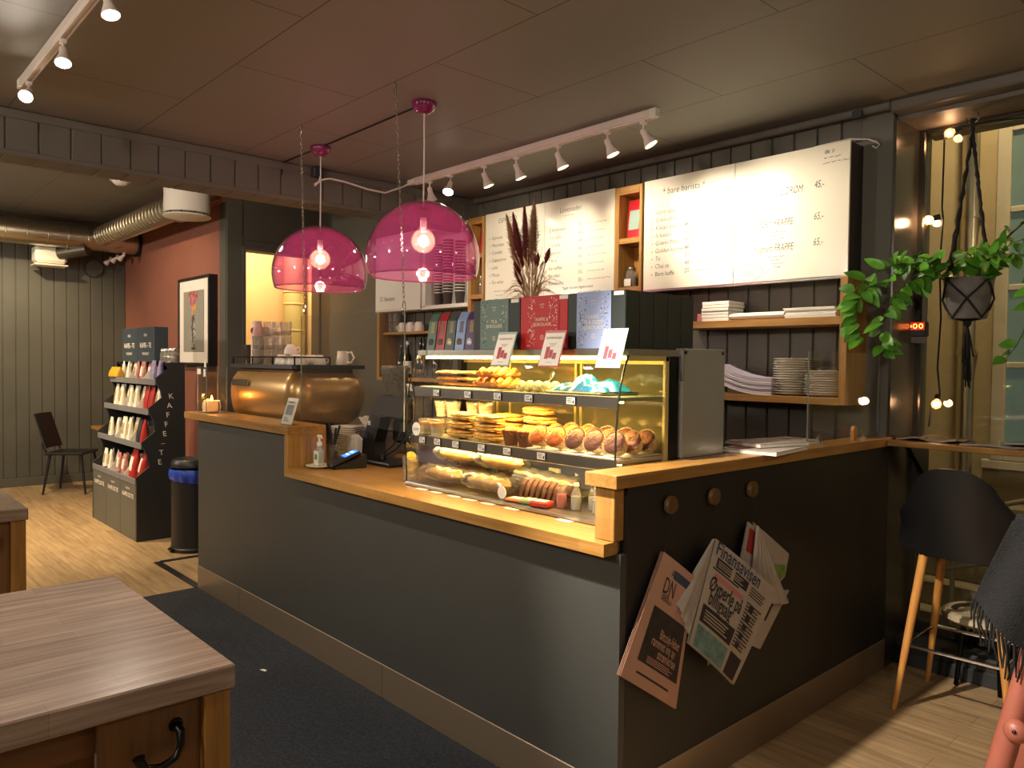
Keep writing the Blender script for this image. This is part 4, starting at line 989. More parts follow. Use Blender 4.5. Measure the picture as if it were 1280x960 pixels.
jg = thing('milk_jug', 'white milk jug with a loop handle at the end of the coffee machine', 'jug', (-2.68,.58,1.474))
MB().lathe([(0,.0),(.04,0),(.043,.01),(.035,.05),(.033,.085),(.03,.085),(.031,.05),(.038,.012),(0,.01)], (-2.68,.56,1.476), 24).build('jug', M_cream, jg)
MB().tube([(-2.645,.57,1.55),(-2.61,.58,1.555),(-2.595,.59,1.52),(-2.61,.58,1.49),(-2.64,.57,1.49)], .006, 8).build('handle', M_cream, jg)
# coffee canister, grey crate, basket
cn = thing('coffee_grinder', 'tall grey speckled grinder behind the coffee machine', 'grinder', (-2.44,.72,.94))
m = MB(); loft(m, [rrect(-2.5+a,-2.36-a,.66+a,.78-a,.03,z) for z, a in ((.941,.0),(1.2,.0),(1.32,.02),(1.38,.0),(1.46,-.01),(1.475,.0))]); m.build('housing', mat('speckled_grey', '#6e6a60', .5, var=(60,.4)), cn)
MB().box(-2.48,-2.38,.645,.662,1.25,1.3,b=.004).build('spout', M_chrome, cn)
cn.location.y += .06
gb = thing('grey_crate', 'grey plastic crate behind the till with a white basket on it', 'crate', (-2.36,.56,.94))
m = MB(); loft(m, [rrect(-2.47+a,-2.25-a,.5+a,.7-a,.02,z) for z, a in ((.941,.015),(1.09,0),(1.095,-.006),(1.105,-.006))]); m.build('crate', M_grey, gb)
bk = thing('white_basket', 'small white slotted plastic basket on the grey crate', 'basket', (-2.36,.58,1.106))
m = MB()
for z, a in ((1.108,.03),(1.155,.01),(1.165,.005)): pts = rrect(-2.45+a,-2.27-a,.52+a,.66-a,.03,z); m.tube(pts, .004, 6, closed=True)
p0 = rrect(-2.42,-2.3,.55,.63,.03,1.108); p1 = rrect(-2.445,-2.275,.525,.655,.03,1.165)
for i in range(0, len(p0)): m.tube([p0[i], p1[i]], .003, 5)
m.prism([(q[0],q[1]) for q in p0], 'z', 1.1065, 1.11); m.build('basket', M_whitem, bk)
for i, (x, y) in enumerate(((-2.4,.56),(-2.335,.6))):
    t = thing('small_jar', ['small cream jar at the coffee machine end of the white basket','small clear jar in the middle of the white basket'][i], 'jar', (x,y,1.1105))
    MB().lathe([(0,0),(.022,0),(.024,.006),(.024,.04),(.016,.05),(.016,.056),(0,.056)], n=18).build('jar', M_cream if i == 0 else M_tumbler, t, local=True); MB().lathe([(0,.066),(.018,.066),(.018,.056),(0,.0555)], n=16).build('lid', M_white, t, local=True)

# ------------------------------------------------------------ till area
pl = None; 
for q in range(15):
    lb = 'cream side plate, %d up from the bottom of the stack beside the hand soap' % (q+1)
    if pl is None:
        pl = thing('side_plate', lb, 'plate', (-2.43,.44,.9405), 0, 'plates stacked by the till')
        MB().lathe([(0,.0),(.05,0),(.055,.003),(.088,.012),(.09,.014),(.086,.016),(.05,.007),(0,.005)], n=36).build('dish', M_cream, pl, local=True)
    else: clone(pl, (-2.43+rnd.uniform(-.003,.003),.44+rnd.uniform(-.003,.003),.9405+.0118*q), label=lb)
ss = thing('saucer', 'small white saucer under the soap pump bottle', 'saucer', (-2.155,.115,.9405))
MB().lathe([(0,0),(.04,0),(.045,.003),(.07,.012),(.071,.015),(.066,.015),(.04,.006),(0,.005)], (-2.13,.09,.9405), 36).build('dish', M_cream, ss)
hs = thing('soap_pump_bottle', 'clear pump bottle of hand sanitiser standing on the small saucer', 'bottle', (-2.13,.09,.947))
b = MB(); loft(b, [rrect(-2.16+a,-2.10-a,.072+a,.108-a,.012,z) for z, a in ((.9465,.002),(.95,0),(1.03,0),(1.05,.008),(1.058,.014))]); b.build('bottle', glass('soap_clear', '#e9f0ee', .05, 2, .3, '#dfe6e2'), hs)
MB().box(-2.155,-2.105,.0705,.072,.958,1.03).build('label_patch', M_white, hs)
MB().box(-2.142,-2.118,.0695,.0705,.985,1.012,b=.004).build('green_mark', mat('soap_green', '#3b8f5a', .5), hs)
MB().lathe([(0,1.056),(.014,1.056),(.014,1.075),(.006,1.078),(.006,1.1),(.012,1.102),(.012,1.112),(0,1.114)], (-2.13,.09,0), 18).tube([(-2.13,.09,1.106),(-2.1,.085,1.107),(-2.09,.083,1.098)], .005, 8).build('pump', M_white, hs)
ss.location.x += .03; hs.location.x += .03
ctm = thing('card_terminal', 'black card payment terminal with a glowing blue screen', 'card terminal', (-2.02,.16,.9405))
Mt = Matrix.Translation((-2.0,.2,.9405)) @ Matrix.Rotation(math.radians(-12),4,'Z') @ Matrix.Rotation(math.radians(22),4,'X')
MB().box(-.045,.045,-.09,.09,.04,.066,b=.012,M=Mt).build('body', M_blackp, ctm)
MB().prism([(-.08,.0),(.09,0),(.09,.07),(-.08,.012)], 'x', -.035, .035).xf(Matrix.Translation((-2.0,.2,.9405)) @ Matrix.Rotation(math.radians(-12),4,'Z')).build('stand', M_blackp, ctm)
sc2 = MB().box(-.034,.034,.0,.075,.066,.0675,M=Mt).build('screen', mat('screen_blue', '#1140a0', .2, emit='#2f6cff', es=1.6), ctm)
m = MB()
for a, b, c, d in ((-.024,-.006,.045,.06),(0,.022,.045,.06),(-.024,.02,.02,.032)): m.box(a, b, c, d, .0676, .0682, M=Mt)
m.build('screen_icons', mat('screen_light', '#8fb8ff', .3, emit='#9cc4ff', es=1.5), ctm)
m = MB()
for r in range(4):
    for c in range(3): m.box(-.03+.022*c,-.014+.022*c,-.078+.018*r,-.066+.018*r,.066,.069,b=.001,M=Mt)
m.build('keypad', M_darkgrey, ctm)
uc = thing('cutlery_glass', 'glass holding dark handled cutlery in front of the plate stack', 'cutlery glass', (-2.26,.26,.9405))
MB().lathe([(0,0),(.033,0),(.036,.1),(.0335,.1),(.031,.005),(0,.005)], (-2.26,.26,.9405), 22).build('glass', M_tumbler, uc)
for i, (dx, dy) in enumerate(((-.05,.01),(.05,-.01),(.02,.03),(-.01,-.02))):
    p0 = Vector((-2.26-dx*.3,.26-dy*.3,.95)); p1 = Vector((-2.26+dx,.26+dy,1.12+.012*i)); MB().tube([p0, p0.lerp(p1,.55), p1], [.003,.005,.007], 8).build('cutlery_handle', M_darkgrey, uc)
pen = thing('card_reader_stylus', 'dark spoon rest leaning beside the card terminal', 'spoon', (-2.1,.2,.9405)); MB().tube([(-2.09,.17,.945),(-2.11,.19,.985),(-2.125,.2,1.02)], [.006,.01,.006], 8).build('spoon_handle', M_blackp, pen); pen.name = 'spoon'
nh = thing('napkin_holder', 'holder of cream napkins leaning behind the till', 'napkin holder', (-2.2,.45,.95))
MB().box(-.05,.05,-.03,.03,.0,.012,b=.003,M=Matrix.Translation((-2.2,.45,.9405))).box(-.05,.05,.02,.026,.012,.09,M=Matrix.Translation((-2.2,.45,.9405))).build('tray', M_blackp, nh)
for q in range(6): MB().box(-.055,.055,-.022+.006*q,-.018+.006*q,.014,.125,b=.001,M=Matrix.Translation((-2.2,.45,.9405)) @ Matrix.Rotation(.12*q-.2,4,'Y')).build('napkin', M_paper, nh)
nh.location.x -= .085; nh.location.z += .008; nh.location.y -= .03
# till on its stand
ps = thing('till_screen', 'black till screen on a slanted stand, seen from behind', 'till', (-2.0,.45,.94))
m = MB().box(-2.13,-1.86,.36,.56,.9405,.962,b=.006); m.build('base', M_blackp, ps)
m = MB().prism([(-2.175,.945),(-2.03,.945),(-2.045,1.06),(-1.985,1.2),(-2.09,1.215),(-2.165,1.06)], 'y', .39, .46); m.build('stand', M_blackp, ps)
MB().box(-2.11,-2.085,.3888,.3897,1.15,1.175).build('sticker', M_white, ps)
MB().box(-.205,.2,-.012,.012,-.06,.07,b=.006,M=Matrix.Translation((-2.03,.48,1.245)) @ Matrix.Rotation(math.radians(-8),4,'Z') @ Matrix.Rotation(math.radians(-28),4,'X')).build('screen', M_blackp, ps)
MB().box(-1.99,-1.8,.46,.5,1.06,1.19,b=.02).build('hub', M_blackp, ps)
for i, (a, b) in enumerate((((-2.0,.42,1.0),(-1.87,.45,1.12)),((-1.99,.42,.985),(-1.82,.45,1.1)))):
    p, q = Vector(a), Vector(b); MB().tube([p, p.lerp(q,.5)+Vector((0,0,-.012)), q], .004, 6).build('cable', M_blackp, ps)
MB().box(-2.02,-1.985,.40,.43,.962,1.0,b=.008).build('cable_clip', M_blackp, ps)
rc = tag(MB().box(-1.98,-1.62,.62,.66,.9405,1.11,b=.004).build('till_printer', mat('lilac_grey', '#8c8698', .6)), 'pale lilac-grey box behind the till cables', 'box')
# candle in its acrylic case
ca = thing('acrylic_box', 'tall clear acrylic box around the candle at the end of the raised ledge', 'acrylic box', (-3.48,.06,1.155))
m = MB(); 
for a in ((-3.555,-3.552,-.005,.13),(-3.403,-3.4,-.005,.13),(-3.552,-3.403,-.005,-.002),(-3.552,-3.403,.127,.13)): m.box(*a, 1.1555, 1.455)
m.build('panel', M_acryl, ca)
m = MB()
for x in (-3.5535,-3.4015):
    for y in (-.0035,.1285): m.box(x-.0022,x+.0022,y-.0022,y+.0022,1.1555,1.4555)
m.build('panel_edge', MATS['acrylic_edge'], ca)
for i, (a, b, z0, z1) in enumerate(((-3.55,-3.49,1.405,1.44),(-3.44,-3.41,1.39,1.44),(-3.43,-3.40,1.45,1.5))): MB().box(a, b, -.0075, -.0055, z0, z1).build('sticker', M_paper, ca)
cw = thing('candle', 'lit cream candle inside the acrylic box', 'candle', (-3.48,.06,1.156))
MB().lathe([(0,.014),(.052,.014),(.058,.03),(.056,.06),(.048,.078),(.03,.07),(0,.068)], (-3.48,.06,1.156), 28).ball((-3.535+.01,.05,1.222), .024, .02, .02).build('wax', M_wax, cw)
MB().lathe([(0,0),(.045,0),(.058,.008),(.057,.012),(.042,.006),(0,.006)], (-3.48,.06,1.156), 28).build('dish', M_cream, cw)
MB().lathe([(0,.068),(.007,.073),(.009,.082),(.005,.1),(0,.112)], (-3.48,.06,1.156), 14).build('flame', M_flame, cw)
MB().tube([(-3.48,.06,1.22),(-3.48,.06,1.236)], .0014, 5).build('wick', M_blackp, cw)
light('POINT', 'candle_light', (-3.48,.06,1.262), .9, '#ff9a3c', None, .01)
cc_ = tag(MB().box(-3.47,-3.41,.085,.09,1.23,1.31,b=.001).box(-3.463,-3.417,.084,.085,1.24,1.3,mi=1).build('photo_card', [M_paper, M_nimg]), 'little framed card standing behind the candle', 'card')
cc_.location.z = 1.1565
lh = thing('leaflet_holder', 'clear leaflet holder with a photo leaflet on the raised oak ledge', 'leaflet holder', (-2.26,.03,1.1555))
Ml = Matrix.Translation((-2.3,.0,1.1555)) @ Matrix.Rotation(math.radians(-18),4,'X')
MB().box(-.06,.06,-.002,.002,.004,.15,b=.001,M=Ml).build('leaflet', M_paper, lh); MB().box(-.04,.035,-.0032,-.0022,.055,.11,M=Ml).build('photo', mat('photo_grey', '#4a4e55', .4, var=(40,.5)), lh)
m = MB()
for k in range(3): m.box(-.04,.02-.012*k,-.0032,-.0022,.02+.009*k,.0235+.009*k,M=Ml)
m.box(-.04,.03,-.0032,-.0022,.122,.128,M=Ml).build('print_lines', M_ink, lh)
MB().box(-.066,.066,-.008,-.006,.0,.13,M=Ml).box(-.066,.066,.004,.006,.0,.14,M=Ml).box(-.066,.066,-.008,.05,.0,.003,M=Matrix.Translation((-2.3,.0,1.1555))).build('stand', M_acryl, lh)

# ------------------------------------------------------------ wall units on the back wall
FY = 1.9
cu = thing('cup_cabinet', 'white wall cabinet with an open side full of paper cups', 'cabinet', (-3.7,1.95,1.95))
m = MB().box(-4.40,-3.10,2.04,2.058,1.935,2.6).box(-4.40,-3.70,FY+.001,2.04,1.935,1.955).box(-3.7,-3.10,FY,2.04,1.935,1.965).box(-4.4,-4.38,FY,2.04,1.955,2.6).box(-3.12,-3.10,FY,2.04,1.965,2.6).box(-3.72,-3.67,FY,2.04,1.955,2.6).box(-4.4,-3.1,FY,2.04,2.57,2.6)
m.build('body', M_white, cu)
MB().box(-4.40,-3.72,FY-.018,FY-.001,1.937,2.598,b=.003).build('door', M_white, cu)
m = MB().text('Bestem', (-4.17,FY-.0185,2.03), size=.055, bold=0).text('O', (-4.3,FY-.0185,2.03), size=.06).build('handwriting', M_grey, cu)
pc2 = thing('paper_cup', 'x', 'paper cup', (0,0,0), 0, 'nested paper cups in the white cabinet')
MB().lathe([(.032,0),(.0415,.1),(.044,.102),(.044,.106),(.041,.106),(.03,.004),(0,.004),(0,0)], n=20).build('cup', mat('cup_dark', '#3a2c2a', .6), pc2, local=True)
MB().lathe([(.0415,.099),(.0455,.101),(.0455,.107),(.0415,.107)], n=20, close=True).build('rim', M_whitem, pc2, local=True)
k = 0
for c, (x, y) in enumerate(((-3.57,1.97),(-3.43,1.95),(-3.29,1.965))):
    for q in range(18 if c != 1 else 19):
        o = pc2 if k == 0 else copy_tree(pc2); k += 1; o.location = (x, y, 1.9655+.0235*q); o['group'] = 'nested paper cups in the white cabinet, column %s' % ('one','two','three')[c]
        o['label'] = 'brown paper cup with a pale rim, nested in the %s column in the white cabinet' % ('door-side','middle','wood-shelf-side')[c]
us = thing('cup_shelf', 'oak wall shelf under the white cup cabinet', 'shelf', (-3.6,1.95,1.33))
m = MB().box(-4.34,-4.3,FY-.04,2.058,1.335,1.93,b=.002); m.build('side_panel', M_shelfz, us)
MB().box(-4.3,-3.1,FY-.04,2.058,1.335,1.365,b=.002).build('lower_board', M_shelf, us); MB().box(-4.3,-3.1,FY,2.058,1.735,1.757,b=.002).build('upper_board', M_shelf, us)
for i, x in enumerate((-4.05,-3.93,-3.81)):
    o = thing('coffee_mug', ['white upturned mug next to the glasses on the oak cup shelf','middle white upturned mug on the oak cup shelf','white upturned mug next to the chocolate packs on the oak cup shelf'][i], 'mug', (x,1.94,1.7575), 0, 'white mugs on the oak shelf')
    MB().lathe([(.044,0),(.045,.004),(.042,.05),(.03,.078),(.024,.082),(0,.082),(0,.078),(.022,.077),(.039,.048),(.041,.002)], n=22).build('cup', M_cream, o, local=True); MB().tube([(-.0,-.041,.014),(0,-.062,.018),(0,-.066,.035),(0,-.056,.05),(0,-.038,.05)], .005, 8).build('handle', M_cream, o, local=True)
for i in range(4):
    x = -4.23+.075*(i % 2); q = i//2
    o = clone(gl, (x,1.95,1.7575+.09*q), label='clear glass, %s of the %s pair on the oak cup shelf' % (['lower','upper'][q], ['outer','inner'][i % 2])); o['group'] = 'glasses on the oak cup shelf'
for i, (x, y, lab_, h) in enumerate(((-4.13,1.98,0,1.0),(-3.96,1.93,1,1.0),(-3.84,1.98,0,1.08),(-3.72,1.93,0,1.05),(-3.6,1.97,0,1.0))):
    o = thing('syrup_bottle', ['dark bottle at the outer end of the lower oak shelf','dark bottle with a big cream label','dark bottle just behind the labelled one','dark red-brown bottle beside the pastry case glass','dark bottle behind the pastry case'][i], 'bottle', (x,y,1.3655), 0, 'dark bottles on the oak shelf')
    MB().lathe([(0,0),(.035,0),(.037,.006),(.037,.17*h),(.014,.225*h),(.0125,.28*h),(0,.28*h)], n=22).build('bottle', mat('dark_bottle_%d' % i, ['#120f10','#140d0c','#0f1012','#2a0f0c','#15100e'][i], .12, coat=.4), o, local=True)
    MB().lathe([(0,.282*h),(.0145,.282*h),(.0145,.31*h),(0,.312*h)], n=16).build('cap', M_blackp if i != 1 else M_whitem, o, local=True)
    if lab_: MB().lathe([(.0373,.03),(.0378,.03),(.0378,.14),(.0373,.14)], n=22, close=True).build('label_patch', M_whitem, o, local=True)
for i, (x, y) in enumerate(((-3.87,1.72),(-3.74,1.70),(-3.60,1.69))):
    o = thing('syrup_pump', ['orange and white syrup pump next to the till screen','middle orange-topped syrup pump','white syrup pump next to the pastry case'][i], 'pump bottle', (x,y,.9205), 0, 'syrup pumps on the back counter')
    MB().lathe([(0,0),(.04,0),(.04,.22),(.016,.29),(.016,.31),(0,.31)], n=20).build('bottle', M_blackp, o, local=True); m = MB().tube([(0,0,.31),(0,0,.385)], .009, 10).tube([(0,0,.385),(.06,-.02,.388),(.075,-.025,.35)], [.011,.012,.01], 10); m.build('spout', M_white, o, local=True)
    MB().box(-.055,.03,-.015,.015,.385,.402,b=.006).build('pump_head', M_orange if i < 2 else M_white, o, local=True)
# jars / bags in the two oak niches beside the boards
def jar(label, x, y, z, r, h, fill, grp, lab_=False):
    o = thing('glass_jar', label, 'jar', (x,y,z), 0, grp)
    MB().lathe([(0,0),(r,0),(r*1.03,.006),(r*1.03,h*.8),(r*.85,h*.9),(r*.85,h),(r*.8,h),(r*.8,h*.9),(r*.97,h*.78),(r*.96,.006),(0,.006)], n=24).build('jar', M_tumbler, o, local=True)
    MB().lathe([(0,.008),(r*.94,.008),(r*.94,h*.62),(0,h*.64)], n=20).build('contents', fill, o, local=True)
    MB().lathe([(0,h+.02),(r*.8,h+.02),(r*.92,h+.012),(r*.92,h),(0,h)], n=22).build('lid', M_chrome, o, local=True)
    if lab_: MB().box(-r*.7,r*.7,-r*1.09,-r*1.05,.01,h*.5).build('label_patch', M_whitem, o, local=True)
    return o
def niche(label, x0, x1, zs, z0, z1):
    t = thing('niche_shelf', label, 'shelf', ((x0+x1)/2,FY,z0))
    for a, b in ((x0,x0+.035),(x1-.02,x1)): MB().box(a,b,FY-.012,2.058,z0,z1,b=.002).build('side_panel', M_shelfz, t)
    MB().box(x0+.035,x1-.02,2.045,2.058,z0,z1).build('back_panel', M_shelfz, t)
    MB().box(x0+.035,x1-.02,FY-.012,2.045,z1-.05,z1,b=.002).build('head_board', M_shelf, t)
    for z in zs: MB().box(x0+.035,x1-.02,FY-.01,2.045,z-.035,z,b=.002).build('board', M_shelf, t)
    return t
def bag(label, x, y, z, w, h, d, col, labc=None, grp=None, lettering=None):
    o = thing('coffee_bag', label, 'coffee bag', (x,y,z), 0, grp)
    def f(u, v):
        a = 2*PI*v; zz = h*u; k = 1-.0*u; dd = d*(1-u**2.2)*.5+.003
        return (w/2*math.copysign(abs(math.cos(a))**.45, math.cos(a)), dd*math.copysign(abs(math.sin(a))**.6, math.sin(a)), zz)
    MB().grid(f, 10, 24).prism([(w/2*math.copysign(abs(math.cos(a))**.45, math.cos(a)), (d/2+.003)*math.copysign(abs(math.sin(a))**.6, math.sin(a))) for a in [2*PI*k/24 for k in range(24)]], 'z', 0, .002).build('pouch', col, o, local=True)
    MB().box(-w/2+.003,w/2-.003,-.004,.004,h-.022,h,b=.001).build('top_fold', col, o, local=True)
    if labc: MB().grid(lambda u, v: (-w*.3+w*.6*u, -(d*(1-(.22+.5*v)**2.2)*.5+.0045), h*(.22+.5*v)), 1, 6, th=.001).build('label_patch', labc, o, local=True)
    return o
M_rb = mat('red_foil', '#b8202a', .35, var=(20,.1)); M_lbl = mat('sage_label', '#8fa79a', .6)
niche('narrow oak niche shelf between the two menu whiteboards', -1.635, -1.42, (1.98,2.285), 1.85, 2.605)
bag('red coffee bag with a grey-green label in the niche between the boards', -1.517, 1.97, 2.286, .135, .245, .075, M_rb, M_lbl)
jar('round jar with a white label in the niche between the boards', -1.555, 1.965, 1.9805, .038, .11, mat('nuts', '#6b4424', .7, var=(80,.5)), 'jars between the boards', True)
jar('plain jar beside the labelled one in the niche between the boards', -1.477, 1.985, 1.9805, .028, .1, MATS['nuts'], 'jars between the boards')
niche('narrow oak niche shelf between the white cabinet and the first menu board', -3.098, -2.915, (2.02,2.33,1.7), 1.37, 2.605)
bag('red coffee bag in the niche beside the white cabinet', -3.0, 1.98, 2.331, .11, .2, .07, M_rb)
jar('dark jar in the niche beside the white cabinet', -3.0, 1.965, 2.0205, .04, .13, mat('coffee_beans', '#1d120c', .6, var=(80,.4)), 'jars by the cabinet')
# ------------------------------------------------------------ whiteboards
def wboard(label, x0, x1, xm, z0, z1):
    t = thing('menu_whiteboard', label, 'whiteboard', ((x0+x1)/2,1.95,z0))
    MB().box(x0+.01,x1-.002,FY+.012,2.058,z0+.012,z1-.005).build('carcass', mat('brown_carcass', '#2b231e', .6) if 'brown_carcass' not in MATS else MATS['brown_carcass'], t)
    MB().box(x0,x1,FY-.004,FY+.02,z0-.014,z0-.001,b=.002).build('frame', M_steel, t)
    MB().box(x0,xm-.0015,FY,FY+.012,z0,z1,b=.001).build('panel', M_board, t); MB().box(xm+.0015,x1,FY,FY+.012,z0,z1,b=.001).build('panel', M_board, t)
    return t
def hand(m, t, x, z, s, al='LEFT', slant=.12, rot=.0, sx=.92):
    c, q = math.cos(rot), math.sin(rot)
    m.text(t, (x, FY, z), (c,0,q), (slant*c-q*.0,0,1), s, al, bold=-.008, sx=sx)
def scrib(m, x, z, L_, s=.006):
    while L_ > 0:
        w = rnd.uniform(.012,.035); pts = [(x+w*i/5, FY-.0006, z+s*rnd.uniform(-.6,.6)) for i in range(6)]
        m.tube(pts, .0011, 4); x += w+.009; L_ -= w+.009
b2 = wboard('large whiteboard menu with the barista and smoothie lists', -1.412, -.155, -.79, 1.952, 2.612)
m = MB()
hand(m, '* bare barista *', -1.13, 2.515, .052, 'CENTER')
rows_ = [('Varm sjokolade','50,-'),('Sjoko-chili','50,-'),('Kakao sjokolade 5/','55,-'),('Is kakao','50,-'),('Grønn Matcha','48,-'),('Golden turmeric','48,-'),('Te','35,-'),('Chai te','48,-'),('Bare kaffe','20,-')]
for i, (a, b) in enumerate(rows_):
    z = 2.40-.046*i
    hand(m, '*', -1.355, z-.004, .03); hand(m, a, -1.325, z, .038); hand(m, b, -1.115, z+.006, .038); scrib(m, -1.035, z+.012, [.16,.17,.18,.15,.06,.06,.11,.15,.11][i])
m.build('handwriting', M_ink, b2)
m = MB()
for i, (a, p, z) in enumerate((('SMOOTHIE DRØM','45,-',2.395),('LUCKY FRAPPE','65,-',2.235),('Yoghurt FRAPPE','65,-',2.105))):
    hand(m, a, -.67, z, .054, sx=.62); hand(m, p, -.335, z+.008, .054, sx=.62); 
    for k in range(4): scrib(m, -.58+.012*k, z-.028-.019*k, [.09,.05,.05,.04][k], .005)
m.build('handwriting', M_ink, b2)
m = MB(); hand(m, 'Øl  0', -.285, 2.565, .026); scrib(m, -.285, 2.545, .09); scrib(m, -.29, 2.52, .1); m.build('handwriting', M_ink, b2)
m = MB(); cx, cz = -.70, 2.005
pts = []
for k in range(48): a = 2*PI*k/48; r = 1+(.1 if k % 2 else 0); pts.append((cx+.085*r*math.cos(a), FY-.0008, cz+.042*r*math.sin(a)))
m.tube(pts, .0011, 4, closed=True); hand(m, '* Koffeinfri', cx, cz+.004, .022, 'CENTER'); hand(m, 'havremelk', cx, cz-.02, .022, 'CENTER'); m.build('drawn_bubble', M_grey, b2)
b1 = wboard('whiteboard menu behind the dried grass with espresso and lemonade lists', -2.905, -1.645, -2.275, 1.952, 2.612)
m = MB()
hand(m, 'ESPRESSO', -2.66, 2.53, .05, 'CENTER')
for i, a in enumerate(('Espresso','Macchiato','Cortado','Cappuccino','Latte','Mocca','Flat white')): hand(m, '*', -2.86, 2.41-.055*i, .03); hand(m, a, -2.83, 2.415-.055*i, .036)
scrib(m, -2.8, 2.03, .16); scrib(m, -2.78, 2.0, .08); scrib(m, -2.86, 1.97, .1)
m.build('handwriting', M_ink, b1)
m = MB()
hand(m, 'Limonader', -2.03, 2.52, .05, 'CENTER'); scrib(m, -2.09, 2.495, .1)
for i, a in enumerate(('2 limonader','* Is kaffe','* Is latte','Appelsin','* Is te','Ice coffee','Ice choc','Kombucha')):
    hand(m, a, -2.23, 2.40-.052*i, .036); hand(m, '%d,-' % (39,45,49,42,45,55,55,55)[i], -1.955, 2.41-.052*i, .034); scrib(m, -1.87, 2.42-.052*i, rnd.uniform(.12,.18))
hand(m, '*Spør oss om dagens smak', -2.1, 2.0, .028); scrib(m, -1.95, 1.975, .2); m.build('handwriting', M_ink, b1)
wi = tag(MB().tube([(-.5,1.98,2.618),(-.35,1.97,2.632),(-.2,1.985,2.64),(-.12,2.02,2.63),(-.09,2.04,2.615),(-.075,2.045,2.6),(-.09,2.045,2.585),(-.11,2.045,2.6)], .004, 6).build('white_wire', M_lamprim), 'thin white wire lying over the top corner of the smoothie board', 'cable')
sn = tag(MB().box(-.19,-.14,1.985,2.0,2.735,2.775,b=.004).build('motion_sensor', M_darkgrey), 'small dark sensor box up by the ceiling above the window end of the boards', 'sensor')
# ------------------------------------------------------------ plate shelf under the second board
sh = thing('plate_shelf', 'oak wall shelf with two boards holding plates and paper', 'shelf', (-.6,1.94,1.31))
MB().box(-.157,-.12,1.83,2.058,1.31,1.938,b=.002).build('side_panel', M_shelfz, sh)
MB().box(-1.12,-.157,1.835,2.058,1.706,1.745,b=.002).build('board', M_shelf, sh); MB().box(-1.12,-.157,1.835,2.058,1.308,1.345,b=.002).build('board', M_shelf, sh)
def sheets(name, label, x, y, z, w, d, n, th, m_, jit=.004, rz=0, bend=0, mats2=None):
    t = thing(name, label, 'paper', (x,y,z), rz)
    for q in range(n):
        dx, dy = rnd.uniform(-jit,jit), rnd.uniform(-jit,jit)
        if bend: MB().grid(lambda u, v: (-w/2+w*u+dx, -d/2+d*v+dy, q*th+bend*(max(0,1-u*1.25))**2*(1+.02*q)), 14, 2, th=-th*.75).build('sheet_bundle', m_ if not mats2 else mats2[q % len(mats2)], t, local=True)
        else: MB().box(-w/2+dx,w/2+dx,-d/2+dy,d/2+dy,q*th,q*th+th*.88,b=.0012).build('sheet_bundle', m_ if not mats2 else mats2[q % len(mats2)], t, local=True)
    return t
sheets('napkin_stack', 'cream napkin pile with a folded block on the upper plate shelf', -.87, 1.93, 1.7455, .17, .16, 6, .0185, M_paper)
rp = thing('paper_roll', 'flattened white paper roll on the upper plate shelf', 'paper roll', (-.63,1.92,1.7455))
MB().grid(lambda u, v: (-.165+.33*u, .062*math.cos(2*PI*v), .0215+.021*math.sin(2*PI*v)), 2, 20).prism([(.062*math.cos(2*PI*v/20), .0215+.021*math.sin(2*PI*v/20)) for v in range(20)], 'x', -.1655, -.164).build('roll', M_paper, rp, local=True)
sheets('paper_bag_stack', 'fanned stack of white paper bags at the end of the upper plate shelf', -.32, 1.93, 1.7455, .27, .17, 7, .0075, M_paper, .008)
tag(MB().box(-1.0,-.965,1.87,1.98,1.7455,1.79,b=.003).build('pink_box', mat('pale_red', '#b8706a', .6)), 'small pinkish box at the hidden end of the upper plate shelf', 'box')
sheets('paper_stack', 'lilac-tinged stack of printed paper curling up on the lower plate shelf', -.68, 1.93, 1.3455, .32, .17, 9, .0105, M_paperlilac, .004, 0, .06, [M_paper, M_paperlilac, M_paperlilac])
for nm, x, r, n, dz, lb in (('dinner_plate',-.455,.098,15,.0128,'white plate, %d up in the taller plate stack on the plate shelf'),('dinner_plate',-.272,.104,11,.0118,'white plate, %d up in the lower wide plate stack on the plate shelf')):
    base = None
    for q in range(n):
        if base is None:
            base = thing(nm, lb % 1, 'plate', (x,1.945,1.346), 0, 'taller plate stack' if r < .1 else 'lower plate stack')
            MB().lathe([(0,0),(r*.55,0),(r*.6,.003),(r*.97,.011),(r,.013),(r*.96,.0145),(r*.55,.006),(0,.005)], n=40).build('dish', M_cream, base, local=True)
        else: clone(base, (x+rnd.uniform(-.003,.003),1.945+rnd.uniform(-.002,.002),1.346+dz*q), label=lb % (q+1))
lc = tag(MB().ball((-.27,1.94,1.487), .05, .04, .012, 12, 6, jit=.25).build('crumpled_wrap', M_acryl), 'crumpled clear wrap lying on the lower wide plate stack', 'wrap')
lc.location.z = 1.476+.0
